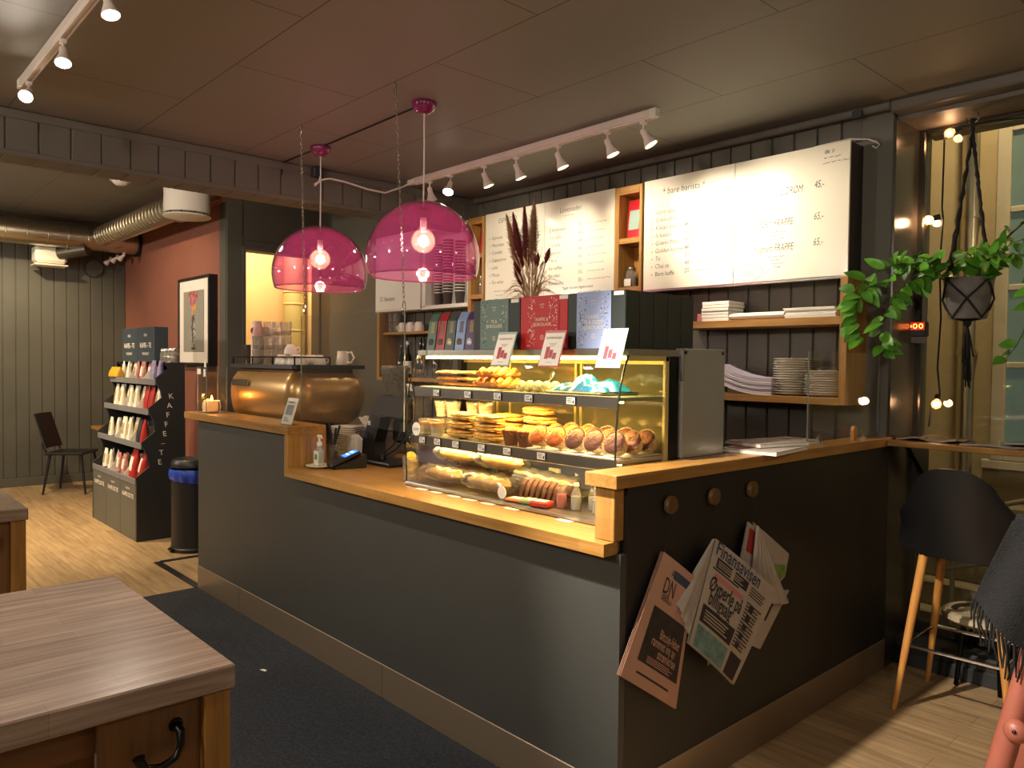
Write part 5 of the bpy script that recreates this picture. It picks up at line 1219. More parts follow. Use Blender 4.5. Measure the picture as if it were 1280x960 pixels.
# ------------------------------------------------------------ on the bar top
sp = thing('steel_box', 'upright brushed steel housing standing on the bar beside the pastry case', 'steel housing', (-.2,.61,1.155))
MB().box(-.152,-.118,.484,.762,1.1555,1.56,b=.002).build('housing', mat('scratched_steel', '#a3a5a2', .25, metal=.35, bump=(5,.12)), sp)
for y in (.50,.745): MB().lathe([(0,.004),(.006,.004),(.007,0),(0,0)], n=12, M=Matrix.Translation((-.118,y,1.545)) @ Matrix.Rotation(PI/2,4,'Y')).build('screw', M_blackm, sp)
MB().box(-.122,-.112,.474,.486,1.44,1.56,b=.002).build('hinge', M_steel, sp)
for i, (x, y, z, w, d, r, lb) in enumerate(((-.07,.98,1.1555,.24,.33,.12,'open magazine hanging over the outer edge of the bar top'),(-.17,1.33,1.1555,.2,.3,-.1,'white magazine pile beside the glass screen on the bar top'),(-.10,1.06,1.1735,.2,.28,-.25,'folded newspaper lying on top of the bar magazines'))):
    t = thing('magazine', lb, 'magazine', (x,y,z), r, 'magazines on the bar top')
    for q in range(4): MB().box(-w/2+.004*q,w/2,-d/2,d/2-.003*q,.004*q,.004*q+.0036,b=.001).build('page_block', M_paper if q < 3 else M_news, t, local=True)
    m = MB()
    for a in range(5): m.box(-w/2+.03,-w/2+.03+rnd.uniform(.06,.14),-d/2+.03+.05*a,-d/2+.055+.05*a,.0157,.0163)
    m.build('print_blocks', [M_nred, M_nimg, M_grey][i], t, local=True)
gs = thing('glass_screen', 'clear glass screen clamped along the back end of the bar top', 'screen', (-.05,1.7,1.155))
MB().box(-.053,-.047,1.31,2.04,1.175,1.565).build('pane', M_glass, gs)
for y in (1.31,2.04): MB().box(-.0535,-.0465,y-.0015,y+.0015,1.175,1.565).build('pane_edge', MATS['acrylic_edge'], gs)
for y in (1.44,1.9): MB().lathe([(0,0),(.012,0),(.012,.045),(0,.047)], (-.06,y,1.1552), 16).build('clamp', M_chrome, gs)
MB().prism([(-.02,0),(.02,0),(.02,.05),(.012,.064),(0,.068),(-.012,.064),(-.02,.05)], 'x', -.035, -.02).xf(Matrix.Translation((0,1.72,1.1552))).build('wooden_clip', M_leg, gs)
# ------------------------------------------------------------ coffee and tea display rack in the lounge
RX0, RX1 = -6.45, -5.13
rk = thing('display_rack', 'tall dark stepped display rack of coffee and tea bags', 'display rack', (-5.8,.3,0))
tiers = [(.47,.085),(.76,.13),(1.04,.185),(1.285,.24)]
M_rack = mat('rack_board', '#35353a', .5); M_racks = mat('rack_side', '#252527', .5); M_tray = mat('rack_tray', '#6a6a6e', .45)
prof = [(.085,0),(.085,.49)]
for (z, y), (z2, y2) in zip(tiers, tiers[1:] + [(1.47,.30)]):
    prof += [(y, z+.02), (y-.005, z+.055), (y+.10, z+.14), (y2+.035, z2-.05)]
prof += [(.30,1.47),(.47,1.47),(.48,0)]
for x in (RX0, RX1-.02): MB().prism(prof, 'x', x, x+.02).build('side_panel', M_racks, rk)
MB().box(RX0+.02,RX1-.02,.46,.478,0,1.47).build('back_panel', M_rack, rk)
cw_ = (RX1-RX0-.04)/3
for c in range(3):
    x0 = RX0+.02+c*cw_
    b = MB().box(x0+.004,x0+cw_-.004,.085,.45,.0,.465,b=.003).build('base_box', mat('rack_base', '#55554f', .45) if 'rack_base' not in MATS else MATS['rack_base'], rk)
    MB().text('KAFFE OG TE', (x0+cw_/2,.085,.345), size=.05, bold=.01).text('kjøp her', (x0+cw_/2,.085,.41), size=.03).build('lettering', M_whitem, b)
    for z, y in tiers:
        t_ = MB().box(x0,x0+cw_-.003,y,.455,z,z+.012).box(x0,x0+cw_-.003,y-.004,y+.008,z-.005,z+.045,b=.002); t_.build('tray', M_tray, rk)
    for z, y in tiers:
        MB().prism([(y+.01,z+.012),(y+.1,z+.14),(.45,z+.16),(.45,z+.012)], 'x', x0+cw_-.004, x0+cw_-.0005).build('divider', M_whitem, rk)
m = MB()
for i, ch in enumerate('KAFFE–TE'): m.text(ch, (RX1, .36-.013*i, 1.17-.078*i), (0,1,0), (0,-.15,1), .062)
m.build('lettering', M_whitem, rk)
M_pw = mat('pouch_white', '#ddd6c6', .45); M_pwl = mat('pouch_window', '#9a8a66', .4, var=(40,.4)); M_pr = mat('pouch_red', '#9c2119', .4, var=(15,.12)); M_py = mat('pouch_yellow', '#b98a1a', .4); M_pd = mat('pouch_dark', '#26262a', .45); M_pg = mat('pouch_pinkish', '#a8706a', .45, var=(30,.3)); M_pl2 = mat('pouch_lilac', '#8a7fa0', .45, var=(30,.3))
protos = {}
def pouch(kind, label, grp, x, y, z, rz, tilt=-.05):
    spec = {'white': (.088,.2,.05,M_pw,M_pwl), 'whitesmall': (.08,.17,.04,M_pw,M_pwl), 'red': (.115,.205,.06,M_pr,None), 'bigred': (.18,.235,.08,M_pr,M_pw), 'dark': (.11,.2,.06,M_pd,None), 'pink': (.085,.17,.04,M_pg,M_pw), 'lilac': (.085,.18,.04,M_pl2,None), 'yellow': (.2,.09,.09,M_py,None)}[kind]
    if kind not in protos: o = protos[kind] = bag('x', 0,0,0, *spec)
    else: o = copy_tree(protos[kind])
    o.location = (x,y,z); o.rotation_euler = (tilt,0,rz); o['label'] = label; o['group'] = grp; o['category'] = 'coffee bag'
col_n = ['far', 'middle', 'bin-side']; row_n = ['bottom','third','second','top']
plan = {(0,0):('whitesmall',4),(1,0):('pink',4),(0,1):('whitesmall',3),(1,1):('white',4),(2,1):('red',1),(0,2):('white',4),(1,2):('white',4),(0,3):('whitesmall',4),(1,3):('pink',4),(2,3):('lilac',4)}
nmk = {'whitesmall':'small white coffee bag','white':'windowed white coffee bag','pink':'pinkish slim tea bag','bigred':'labelled red coffee bag','red':'red coffee bag','lilac':'slim lilac tea bag'}
for (c, r), (kd, n) in plan.items():
    z, y = tiers[r]; x0 = RX0+.02+c*cw_
    for q in range(n):
        lb = '%s, %s in the %s compartment of the %s rack tray' % (nmk[kd], ORD[q], col_n[c], row_n[r])
        pouch(kd, lb, 'bags in the %s compartment of the %s tray' % (col_n[c], row_n[r]), x0+.06+(cw_-.12)*((q+.5)/n), y+.085+.04*(q % 2), z+.022, rnd.uniform(-.25,.1))
for q in range(2): pouch('red', 'red coffee bag, %s in the bin-side compartment of the second rack tray' % ORD[q], 'red bags on the second tray', RX0+.02+2*cw_+.08+.13*q, tiers[2][1]+.1, tiers[2][0]+.022, -.1)
pouch('white', 'white coffee bag leaning beside the red ones at the bin end of the second tray', 'bag beside the red ones', RX1-.085, tiers[2][1]+.1, tiers[2][0]+.022, -.1)
pouch('dark', 'black coffee bag beside the red ones on the third tray', 'black bag', RX0+.02+2*cw_+.06, tiers[1][1]+.1, tiers[1][0]+.022, -.1)
pouch('yellow', 'yellow bag lying at the far corner of the top tray', 'yellow bag', RX0+.125, tiers[3][1]+.022, tiers[3][0]+.047, .1, 0)
pouch('bigred', 'labelled red coffee bag upright in the bin-side compartment of the bottom tray', 'upright labelled red bag', RX0+.02+2*cw_+.10, .175, .494, -.1)
pouch('bigred', 'red bag tipped towards the bin on the base of the rack', 'tipped red bag', RX1-.125, .175, .50, -.2, -.1)
for i, x in enumerate((-6.2,-5.73)):
    t = thing('coffee_sign_box', ['dark blue-grey box sign at the far end on top of the rack','dark blue-grey box sign nearer the picture on top of the rack'][i], 'sign box', (x,.4,1.471), 0, 'box signs on the rack')
    MB().box(-.225,.225,-.06,.06,0,.31,b=.004,M=Matrix.Translation((x,.40,1.471))).build('box', mat('blue_grey_box', '#323d46', .5) if 'blue_grey_box' not in MATS else MATS['blue_grey_box'], t)
    MB().text('KAFFE – TE', (x,.34,1.60), size=.062, bold=.012).text('SMAK', (x,.34,1.70), size=.035).text('FERSKBRENT', (x,.34,1.535), size=.032).build('lettering', M_whitem, t)
for i in range(4):
    jar('black-lidded storage jar on top of the rack, %s from the box signs' % ORD[i], -5.42+.085*i, .4, 1.471, .036, .1, MATS['coffee_beans'], 'jars on top of the rack')
# pedal bin
bn = thing('pedal_bin', 'tall black bin with a blue bag folded over its rim', 'bin', (-4.62,.36,0))
c = (-4.62,.36,0)
MB().lathe([(0,.005),(.165,.005),(.17,.02),(.172,.03),(.166,.035),(.166,.6),(.0,.6)], c, 36).build('drum', M_blackp, bn)
MB().lathe([(0,.66),(.168,.66),(.17,.69),(.15,.72),(.05,.73),(0,.73)], c, 36).build('lid', M_blackp, bn)
m = MB().grid(lambda u, v: (c[0]+(.172+.006*math.sin(14*PI*v*2)+.008*math.sin(PI*u))*math.cos(2*PI*v), c[1]+(.172+.006*math.sin(14*PI*v*2)+.008*math.sin(PI*u))*math.sin(2*PI*v), .555+.09*u-.02*math.sin(2*PI*v+1)*(1-u)), 6, 72, th=.002); m.build('bin_bag', M_binblue, bn)
MB().box(-4.66,-4.58,.17,.2,.01,.03,b=.004).build('pedal', M_blackm, bn)
# picture on the red wall
ar = thing('framed_picture', 'deep black frame with a splashy red figure print on the terracotta wall', 'picture', (-6.38,1.03,1.435))
ax0, ax1, az0, az1, ay = -6.80, -5.95, 1.437, 2.33, .985
m = MB()
for a in ((ax0,ax1,az0,az0+.03),(ax0,ax1,az1-.03,az1),(ax0,ax0+.03,az0+.03,az1-.03),(ax1-.03,ax1,az0+.03,az1-.03)): m.box(a[0],a[1],ay,1.068,a[2],a[3],b=.002)
m.build('frame', M_black, ar)
MB().box(ax0+.03,ax1-.03,ay+.012,ay+.02,az0+.03,az1-.03).build('mount', M_paper, ar)
p_ = MB().box(ax0+.15,ax1-.15,ay+.008,ay+.012,az0+.14,az1-.14).build('print', mat('print_grey', '#8f8d82', .6, var=(6,.08)), ar)
cx = (ax0+ax1)/2
m = MB()
for k in range(70):
    u = rnd.random(); x = cx+(rnd.random()-.5)*(.06+.2*u); z = az0+.50+.24*u; s_ = rnd.uniform(.008,.022)
    m.add([(x-s_*.5, ay+.0075-k*1e-5, z-s_), (x+s_*.5, ay+.0075-k*1e-5, z-s_*.6), (x+s_*.4, ay+.0075-k*1e-5, z+s_*1.4), (x-s_*.4, ay+.0075-k*1e-5, z+s_)], [(0,1,2,3)], 0 if u > .45 else rnd.choice((0,1,1)))
    m.m[-1] = (0 if u > .4 else 1) if k % 5 else 2
m.build('colour_splash', [mat('splash_red', '#c2203a', .6), mat('splash_yellow', '#d0a52a', .6), mat('splash_pink', '#e0708a', .6)], p_)
m = MB()
for k in range(90):
    u = rnd.random(); w_ = .03+.03*math.sin(PI*u)+(.02 if u < .06 else 0); x = cx+(rnd.random()-.5)*w_*1.6; z = az0+.17+.35*u; s_ = rnd.uniform(.006,.014)
    m.add([(x-s_*.4, ay+.0072-k*1e-5, z-s_), (x+s_*.5, ay+.0072-k*1e-5, z-s_), (x+s_*.3, ay+.0072-k*1e-5, z+s_*1.5), (x-s_*.5, ay+.0072-k*1e-5, z+s_)], [(0,1,2,3)], 0 if k % 4 else 1)
m.box(cx-.05,cx+.05,ay+.0055,ay+.0075,az0+.165,az0+.18); m.build('dark_figure', [M_black, M_paper], p_)
# chair and table by the far wall
def simple_chair(label, loc, rz):
    t = thing('wooden_chair', label, 'chair', loc, rz)
    MB().box(-.21,.21,-.21,.2,.43,.46,b=.012).build('seat', M_blackp, t, local=True)
    m = MB().grid(lambda u, v: (-.2+.4*u, -.2-.12*v-.03*math.cos(PI*(u-.5))*1, .5+.38*v), 8, 6, th=.014); m.build('backrest', M_blackp, t, local=True)
    for sx_ in (-1,1):
        for sy_ in (-1,1): MB().tube([(sx_*.17,sy_*.16,.44),(sx_*.21,sy_*.22,0)], [.016,.011], 10).build('leg', M_blackp, t, local=True)
    for sx_ in (-1,1): MB().tube([(sx_*.17,-.19,.44),(sx_*.18,-.24,.56)], .012, 8).build('back_support', M_blackp, t, local=True)
    return t
simple_chair('black chair at the small table by the far boarded wall', (-8.15,.30,0), math.radians(-35))
tb = thing('cafe_table', 'small oak table half hidden behind the display rack', 'table', (-7.9,.72,0))
MB().box(-.35,.35,-.3,.3,.72,.755,b=.004,M=Matrix.Translation((-7.52,.72,0))).build('tabletop', M_shelf, tb)
MB().tube([(-7.52,.72,.02),(-7.52,.72,.72)], .03, 14).build('pillar', M_blackm, tb); MB().lathe([(0,0),(.22,0),(.22,.012),(.04,.03),(0,.03)], (-7.52,.72,0), 28).build('base', M_blackm, tb)

# ------------------------------------------------------------ floor pieces
mt = tag(MB().grid(lambda u, v: (-3.53+3.5*u, -1.0+.985*v, .011), 2, 2, th=.0105).build('floor_mat', M_carpet), 'dark blue-grey carpet mat running along the front of the counter', 'mat')
S(MB().box(-4.38,-3.56,-.02,.03,.0,.004).box(-4.40,-4.345,.03,.34,.0,.004), 'trim_4', M_black)
pb = tag(MB().prism([(0,0),(.035,.01),(.028,.022),(.005,.014)], 'z', .0, .003).build('paper_scrap', M_paper), 'tiny scrap of white paper on the dark mat', 'scrap'); pb.location = (-1.95,-.28,.0115)
# oak tables in front
M_tabled3 = wood('table_panel', '#4d3013', '#68431d', 'z', .5)
def cafe_table(label, x1, y1, grp=None):
    t = thing('oak_table', label, 'table', (x1-.5,y1-.4,0))
    L_ = 1.02; W = .82
    MB().box(x1-L_,x1,y1-W,y1,.697,.757,b=.004).build('tabletop', M_table, t)
    for (a, b) in ((y1-.072,y1-.008),(y1-W+.008,y1-W+.072)):
        for xx in (x1-.08, x1-L_+.01): MB().box(xx,xx+.07,a,b,0,.696,b=.004).build('leg', M_tablez, t)
    for xx in (x1-.06, x1-L_+.03):
        MB().box(xx,xx+.024,y1-.30,y1-.072,0,.696,b=.002).build('end_panel', M_tabled3, t); MB().box(xx-.04,xx-.016,y1-W+.072,y1-.072,.60,.696,b=.002).build('apron', M_tabled, t)
    hy, hz, hx = y1-.165, .575, x1-.0355
    m = MB().tube([(hx+.003,hy+.035,hz+.056),(hx+.022,hy+.038,hz+.05),(hx+.03,hy+.036,hz+.02),(hx+.032,hy+.024,hz-.004),(hx+.034,hy-.01,hz-.016),(hx+.034,hy-.042,hz-.008),(hx+.034,hy-.056,hz+.012),(hx+.034,hy-.058,hz+.022)], [.012,.010,.008,.008,.009,.009,.011,.014], 12)
    m.lathe([(0,.004),(.015,.004),(.017,0),(0,0)], n=16, M=Matrix.Translation((hx,hy+.035,hz+.058)) @ Matrix.Rotation(PI/2,4,'Y')); m.build('bag_hook', M_blackm, t)
    return t
cafe_table('oak cafe table with a black bag hook on its end panel, beside the mat', -.29, -1.112)
cafe_table('second oak cafe table further along the wall side of the room, only its corner showing', -2.868, -1.082)

# ------------------------------------------------------------ newspapers on the counter end
def bil(A, B, C_, D):  # bottom-left, bottom-right, top-right, top-left
    A, B, C_, D = map(Vector, (A, B, C_, D))
    def f(u, v, off=0, bow=.0):
        p = (A*(1-u)+B*u)*(1-v) + (D*(1-u)+C_*u)*v
        n = ((B-A).cross(D-A)).normalized()
        return p + n*(off + bow*math.sin(PI*u))
    return f
def paper_sheet(f, parent, name, m_, th=.0012, off=0, bow=0, nu=8):
    MB().grid(lambda u, v: f(u, v, off, bow), nu, 4, th=th, sm=True).build(name, m_, parent)
def block(m, f, u0, u1, v0, v1, off, bow, mi=0, nu=5):
    m.grid(lambda a, b: f(u0+(u1-u0)*a, v0+(v1-v0)*b, off, bow), nu, 2, mi)
def ptext(m, f, t, u, v, size, W, H, off, bow, al='LEFT', mi=0, bold=.004, sx=.75): m.text(t, (0,0,0), size=size, align=al, mi=mi, bold=bold, sx=sx, fn=lambda a, b: f(u+a/W, v+b/H, off, bow))
def plines(m, f, u0, u1, v0, v1, n, off, bow, mi=0):
    for k in range(n): v = v0+(v1-v0)*k/n; block(m, f, u0, u0+(u1-u0)*rnd.uniform(.8,1), v, v+(v1-v0)/n*.42, off, bow, mi, 3)
NG = 'newspapers hanging on the counter end'
n1 = thing('newspaper', 'salmon-pink newspaper with a dark front picture, hanging by the counter corner', 'newspaper', (.02,.1,.36), 0, NG)
f = bil((.03,-.03,.535),(.045,.245,.352),(.05,.335,.78),(.022,.197,.883))
for k in range(3): paper_sheet(f, n1, 'page', M_newspink, off=-.006*k-.0005*k, bow=.004)
m = MB(); bw_ = .004
block(m, f, .16, .93, .17, .60, .0006, bw_, 0); block(m, f, .40, 1.0, .865, .935, .0006, bw_, 1)
m.build('front_picture', [M_nimg, M_nblue], n1)
m = MB(); Wd, Hd = .31, .42
ptext(m, f, 'DN', .22, .725, .075, Wd, Hd, .001, bw_, mi=0, bold=0, sx=.8); ptext(m, f, 'DAGENS', .24, .695, .018, Wd, Hd, .001, bw_); ptext(m, f, 'NÆRINGSLIV', .24, .665, .018, Wd, Hd, .001, bw_); ptext(m, f, 'A', .33, .87, .035, Wd, Hd, .001, bw_, sx=1)
plines(m, f, .2, .85, .08, .12, 1, .0008, bw_); m.build('print', M_ink, n1)
m = MB()
for i, q in enumerate(('Bitcoin-feber','rammet inn av','strømkrise')): ptext(m, f, q, (.42,.3,.46)[i], .40-.072*i, .043, Wd, Hd, .0013, bw_, bold=.012, sx=.62)
plines(m, f, .3, .82, .19, .245, 4, .0013, bw_); m.build('headline', M_newspink, n1)
n2 = thing('newspaper', 'newspaper with a large blue masthead and a teal picture at its foot', 'newspaper', (.02,.5,.36), 0, NG)
f2 = bil((.066,.285,.57),(.07,.56,.355),(.10,.80,.655),(.05,.460,.893))
for k in range(3): paper_sheet(f2, n2, 'page', M_news, off=-.005*k, bow=.008)
bw_ = .008; Wd, Hd = .38, .37
for k in range(6):
    L0 = Vector((.05,.236,.708)).lerp(Vector((.05,.30,.585)), k/6); L1 = Vector((.05,.236,.708)).lerp(Vector((.05,.30,.585)), (k+1)/6+.05)
    g_ = bil((.038+.012*(k % 2),L0.y,L0.z), (.062-.006*(k % 2),L1.y,L1.z), (.046,.4545,.886), (.04,.4505,.891)); paper_sheet(g_, n2, 'side_page', M_news, off=0, bow=.004, nu=4)
g_ = bil((.03,.45,.44),(.05,.66,.52),(.05,.70,.70),(.03,.5,.75)); paper_sheet(g_, n2, 'inner_page', M_news, off=0, bow=.006)
m = MB()
block(m, f2, .05, .62, .01, .21, .0008, bw_, 0); block(m, f2, .68, .93, -.0+.01, .22, .0008, bw_, 1); block(m, f2, .05, .62, .24, .40, .0008, bw_, 1); block(m, f2, .05, .45, .74, .755, .0008, bw_, 1)
for k in range(2): block(m, f2, .08+.27*k, .30+.27*k, .765, .86, .0008, bw_, 1)
block(m, f2, .10, .56, .665, .715, .0008, bw_, 2)
for k in range(5): block(m, f2, .70, .78, .27+.09*k, .33+.09*k, .0008, bw_, 1)
m.build('pictures', [M_nteal, M_nimg, mat('print_pink', '#b0706c', .75)], n2)
m = MB()
ptext(m, f2, 'Finansavisen', .03, .875, .068, Wd, Hd, .0014, bw_, bold=.012, sx=.78); m.build('masthead', mat('masthead_blue', '#28344f', .7), n2)
m = MB()
ptext(m, f2, 'Øyperle på', .06, .545, .072, Wd, Hd, .0016, bw_, bold=.014, sx=.62); ptext(m, f2, 'billigsalg', .10, .425, .072, Wd, Hd, .0016, bw_, bold=.014, sx=.62)
plines(m, f2, .64, .92, .27, .72, 14, .0014, bw_); plines(m, f2, .62, .9, .76, .86, 4, .0014, bw_); m.build('headline', M_ink, n2)
m = MB(); plines(m, f2, .1, .56, .27, .38, 4, .0014, bw_); plines(m, f2, .1, .52, .785, .85, 3, .0014, bw_); m.build('print', M_news, n2)
n3 = thing('newspaper', 'folded-over newspaper with fanned pages and a red logo', 'newspaper', (.02,.8,.42), 0, NG)
fa = bil((.03,.63,.70),(.035,.80,.62),(.03,.80,.86),(.025,.715,.915))
for k in range(2): paper_sheet(fa, n3, 'page', M_news, off=-.005*k, bow=.002)
fb_ = bil((.028,.80,.60),(.03,.99,.66),(.03,1.02,.745),(.026,.745,.91)); paper_sheet(fb_, n3, 'page', M_news, off=0, bow=.004)
for k in range(5):
    g_ = bil((.04+.008*k,.70+.045*k,.62-.01*k),(.04+.008*k,.745+.05*k,.60-.006*k),(.04,.752+.006*k,.895-.008*k),(.04,.745+.004*k,.90-.006*k)); paper_sheet(g_, n3, 'fan_page', M_news, off=0, bow=.01, nu=4)
fc = bil((.03,.62,.50),(.035,.80,.415),(.05,.99,.61),(.04,.72,.66)); 
for k in range(2): paper_sheet(fc, n3, 'page', M_news, off=-.005*k, bow=.006)
m = MB(); block(m, fa, .12, .5, .55, .93, .0008, .002, 0); block(m, fb_, .45, .97, .08, .5, .0008, .004, 1); block(m, fc, .25, .7, .45, .95, .0008, .006, 2); plines(m, fc, .1, .6, .08, .38, 7, .0008, .006, 3)
m.build('pictures', [M_nred, M_ngreen, M_nimg, M_grey], n3)

# ------------------------------------------------------------ window bar, stools, throw
wb = thing('window_bar', 'narrow honey oak bar shelf along the window', 'bar shelf', (1.0,2.15,1.11))
MB().box(.018,3.3,1.985,2.345,1.117,1.143,b=.003).build('board', M_wood, wb)
for x in (.06,1.2,2.4): MB().prism([(2.345,1.117),(2.1,1.117),(2.1,1.105),(2.33,.93),(2.345,.93)], 'x', x, x+.025).build('bracket', M_blackm, wb)
for i, (x, y, w, d, r, lb) in enumerate(((.17,2.16,.27,.2,-.05,'glossy magazine in a clear sleeve at the pier end of the window bar'),(.46,2.15,.30,.21,.12,'dark-covered magazine on the window bar under the hanging plant'),(.62,2.2,.26,.2,-.15,'second dark-covered magazine further along the window bar'))):
    t = thing('magazine', lb, 'magazine', (x,y,1.1435+(.012 if i == 2 else 0)), r, 'magazines on the window bar')
    MB().grid(lambda u, v: (-w/2+w*u, -d/2+d*v, .008+(.014 if i == 0 else .004)*math.sin(PI*u*1.5)**2), 10, 2, th=.0075).build('page_block', M_news, t, local=True)
    MB().grid(lambda u, v: (-w/2+w*u, -d/2+d*v, .0088+(.014 if i == 0 else .004)*math.sin(PI*u*1.5)**2), 10, 2).build('cover', mat('mag_cover_%d' % i, ['#7a7668','#3b3a3a','#45403c'][i], .12, coat=.6, var=(25,.4)), t, local=True)
bs = thing('bar_stool', 'black shell bar stool on beech legs facing the window bar', 'bar stool', (.43,1.85,0), math.radians(2))
def shell(u, v):  # u across, v from the seat front up the back
    s = 2*u-1
    if v < .5: t = v/.5; y = .21-.40*t; z = .70-.012*math.sin(PI*t); w = .225+.015*t
    else:
        t = (v-.5)/.5; a = t*math.radians(78); y = -.19-.075*math.sin(a)-.03*t; z = .70+.04*(1-math.cos(a))+.355*t; w = .24-.008*t
        w *= (1-.55*max(0, t-.55)**2/.2025*abs(s)**2*.6)
    curl = abs(s)**2.5
    zc = z + curl*(.02 if v < .5 else .02*(1-min(1,(v-.5)/.25)))
    if v >= .5: zc -= .19*abs(s)**2.6*((v-.5)/.5)**2
    yc = y + curl*(.13*min(1,max(0,(v-.35)/.3)))
    return (s*w, yc, zc)
MB().grid(shell, 22, 26, th=-.012).build('seat_shell', M_blackp, bs, local=True)
tops = {}
for sx_ in (-1,1):
    for sy_ in (-1,1):
        p0, p1 = Vector((sx_*.135,sy_*.13-.02,.70)), Vector((sx_*.22,sy_*.22,0)); MB().tube([p0, p0.lerp(p1,.5), p1], [.019,.017,.010], 14).build('leg', M_leg, bs, local=True)
        tops[sx_, sy_] = p0.lerp(p1,.59)
q = [tops[-1,-1], tops[1,-1], tops[1,1], tops[-1,1]]
MB().tube(q, .008, 8, closed=True).build('footrest', M_chrome, bs, local=True)
MB().box(-.15,.15,-.17,.13,.685,.705,b=.004).build('mounting_plate', M_blackm, bs, local=True)
lo = thing('low_stool', 'low stool with a pale round seat behind the bar stool legs', 'stool', (.40,2.21,0))
MB().lathe([(0,.15),(.12,.15),(.165,.155),(.185,.17),(.183,.19),(.165,.2),(.14,.195),(.11,.188),(.03,.186),(0,.186)], (.40,2.21,.15), 44).build('seat', M_seatpale, lo)
MB().grid(lambda u, v: (.40+(.118+.026*v)*math.cos(2.0+1.5*u), 2.21+(.118+.026*v)*math.sin(2.0+1.5*u), .341+.005*v), 12, 2, th=.003).build('handle_slot', M_black, lo)
for a in (45,135,225,315): a = math.radians(a); MB().tube([(.40+.10*math.cos(a),2.21+.10*math.sin(a),.301),(.40+.13*math.cos(a),2.21+.13*math.sin(a),.0 if math.sin(a) < 0 else .1305)], .011, 8).build('leg', M_blackm, lo)
# salmon chair with a throw
pk = thing('bar_chair', 'salmon-painted metal bar chair at the edge of the room under the dark throw', 'chair', (1.10,.92,0))
cx, cy = 1.10, .92
for (sx_, sy_) in ((-1,-1),(1,-1),(1,1),(-1,1)):
    p0 = Vector((cx+sx_*.165, cy+sy_*.12, .74)); p1 = Vector((cx+sx_*.30, cy+sy_*.235, 0)); m = MB()
    ax = Vector((0,1,0)); 
    def leg(u, v): 
        a = -PI*.75+PI*1.5*u; r = .026+.008*v; c = p0.lerp(p1, v); return c + Vector((r*math.cos(a)*sx_, r*math.sin(a), 0))
    MB().tube([p0, p0.lerp(p1,.5), p1], [.03,.034,.03], 14).build('leg', M_salmon, pk)
p = Vector((cx-.165,cy-.12,.74)).lerp(Vector((cx-.30,cy-.235,0)), .41)
q = Vector((cx+.165,cy-.12,.74)).lerp(Vector((cx+.30,cy-.235,0)), .41)
MB().tube([p+Vector((.0,-.0,0)), q], .017, 12).build('stretcher', M_salmon, pk)
MB().ball(p+Vector((.02,-.028,.0)), .035, .03, .035).build('joint_cap', M_salmon, pk); MB().ball(p+Vector((.022,-.057,.008)), .006).build('screw', M_black, pk)
MB().box(cx-.2,cx+.2,cy-.17,cy+.17,.73,.765,b=.012).build('seat', M_salmon, pk)
MB().tube([(cx-.19,cy-.14,.75),(cx-.20,cy-.16,.95),(cx-.19,cy-.17,1.04),(cx+.19,cy-.17,1.04),(cx+.20,cy-.16,.95),(cx+.19,cy-.14,.75)], .014, 10).build('back_frame', M_salmon, pk)
th = thing('throw_blanket', 'fringed charcoal wool throw hanging over the salmon chair back', 'blanket', (cx,cy-.2,.66))
T0, T1 = Vector((.885,.72,1.062)), Vector((1.32,.75,1.066)); B0, B1 = Vector((.795,.675,.815)), Vector((1.40,.69,.70))
def cloth(u, v):
    t = T0.lerp(T1,u); b = B0.lerp(B1,u) + Vector((0,0,-.085*min(1,u*6)))
    p = t.lerp(b, v**1.1); w = .018*math.sin(u*26+1.5*v)*v
    return (p.x, p.y-.012+w, p.z+.004*math.sin(17*u))
MB().grid(cloth, 40, 14, th=.006).grid(lambda u, v: (T0.lerp(T1,u).x, T0.lerp(T1,u).y-.012+.05*v, T0.lerp(T1,u).z+.012*math.sin(PI*v)+.004*math.sin(17*u)*(1-v)), 20, 4, th=.005).build('cloth', M_throw, th)
m = MB()
for k in range(64):
    u = (k+.5)/64; p = Vector(cloth(u,1)); m.tube([p, p+Vector((rnd.uniform(-.008,.008),rnd.uniform(-.01,.004),-.05)), p+Vector((rnd.uniform(-.014,.014),rnd.uniform(-.012,.006),-rnd.uniform(.09,.13)))], [.0045,.0035,.0025], 5)
for k in range(16):
    v = (k+.5)/16; p = Vector(cloth(0,v)); m.tube([p, p+Vector((-.012,-.004,-.03)), p+Vector((-.016+rnd.uniform(-.006,.006),-.004,-.075))], [.004,.003,.002], 5)
m.build('fringe', M_throw, th)

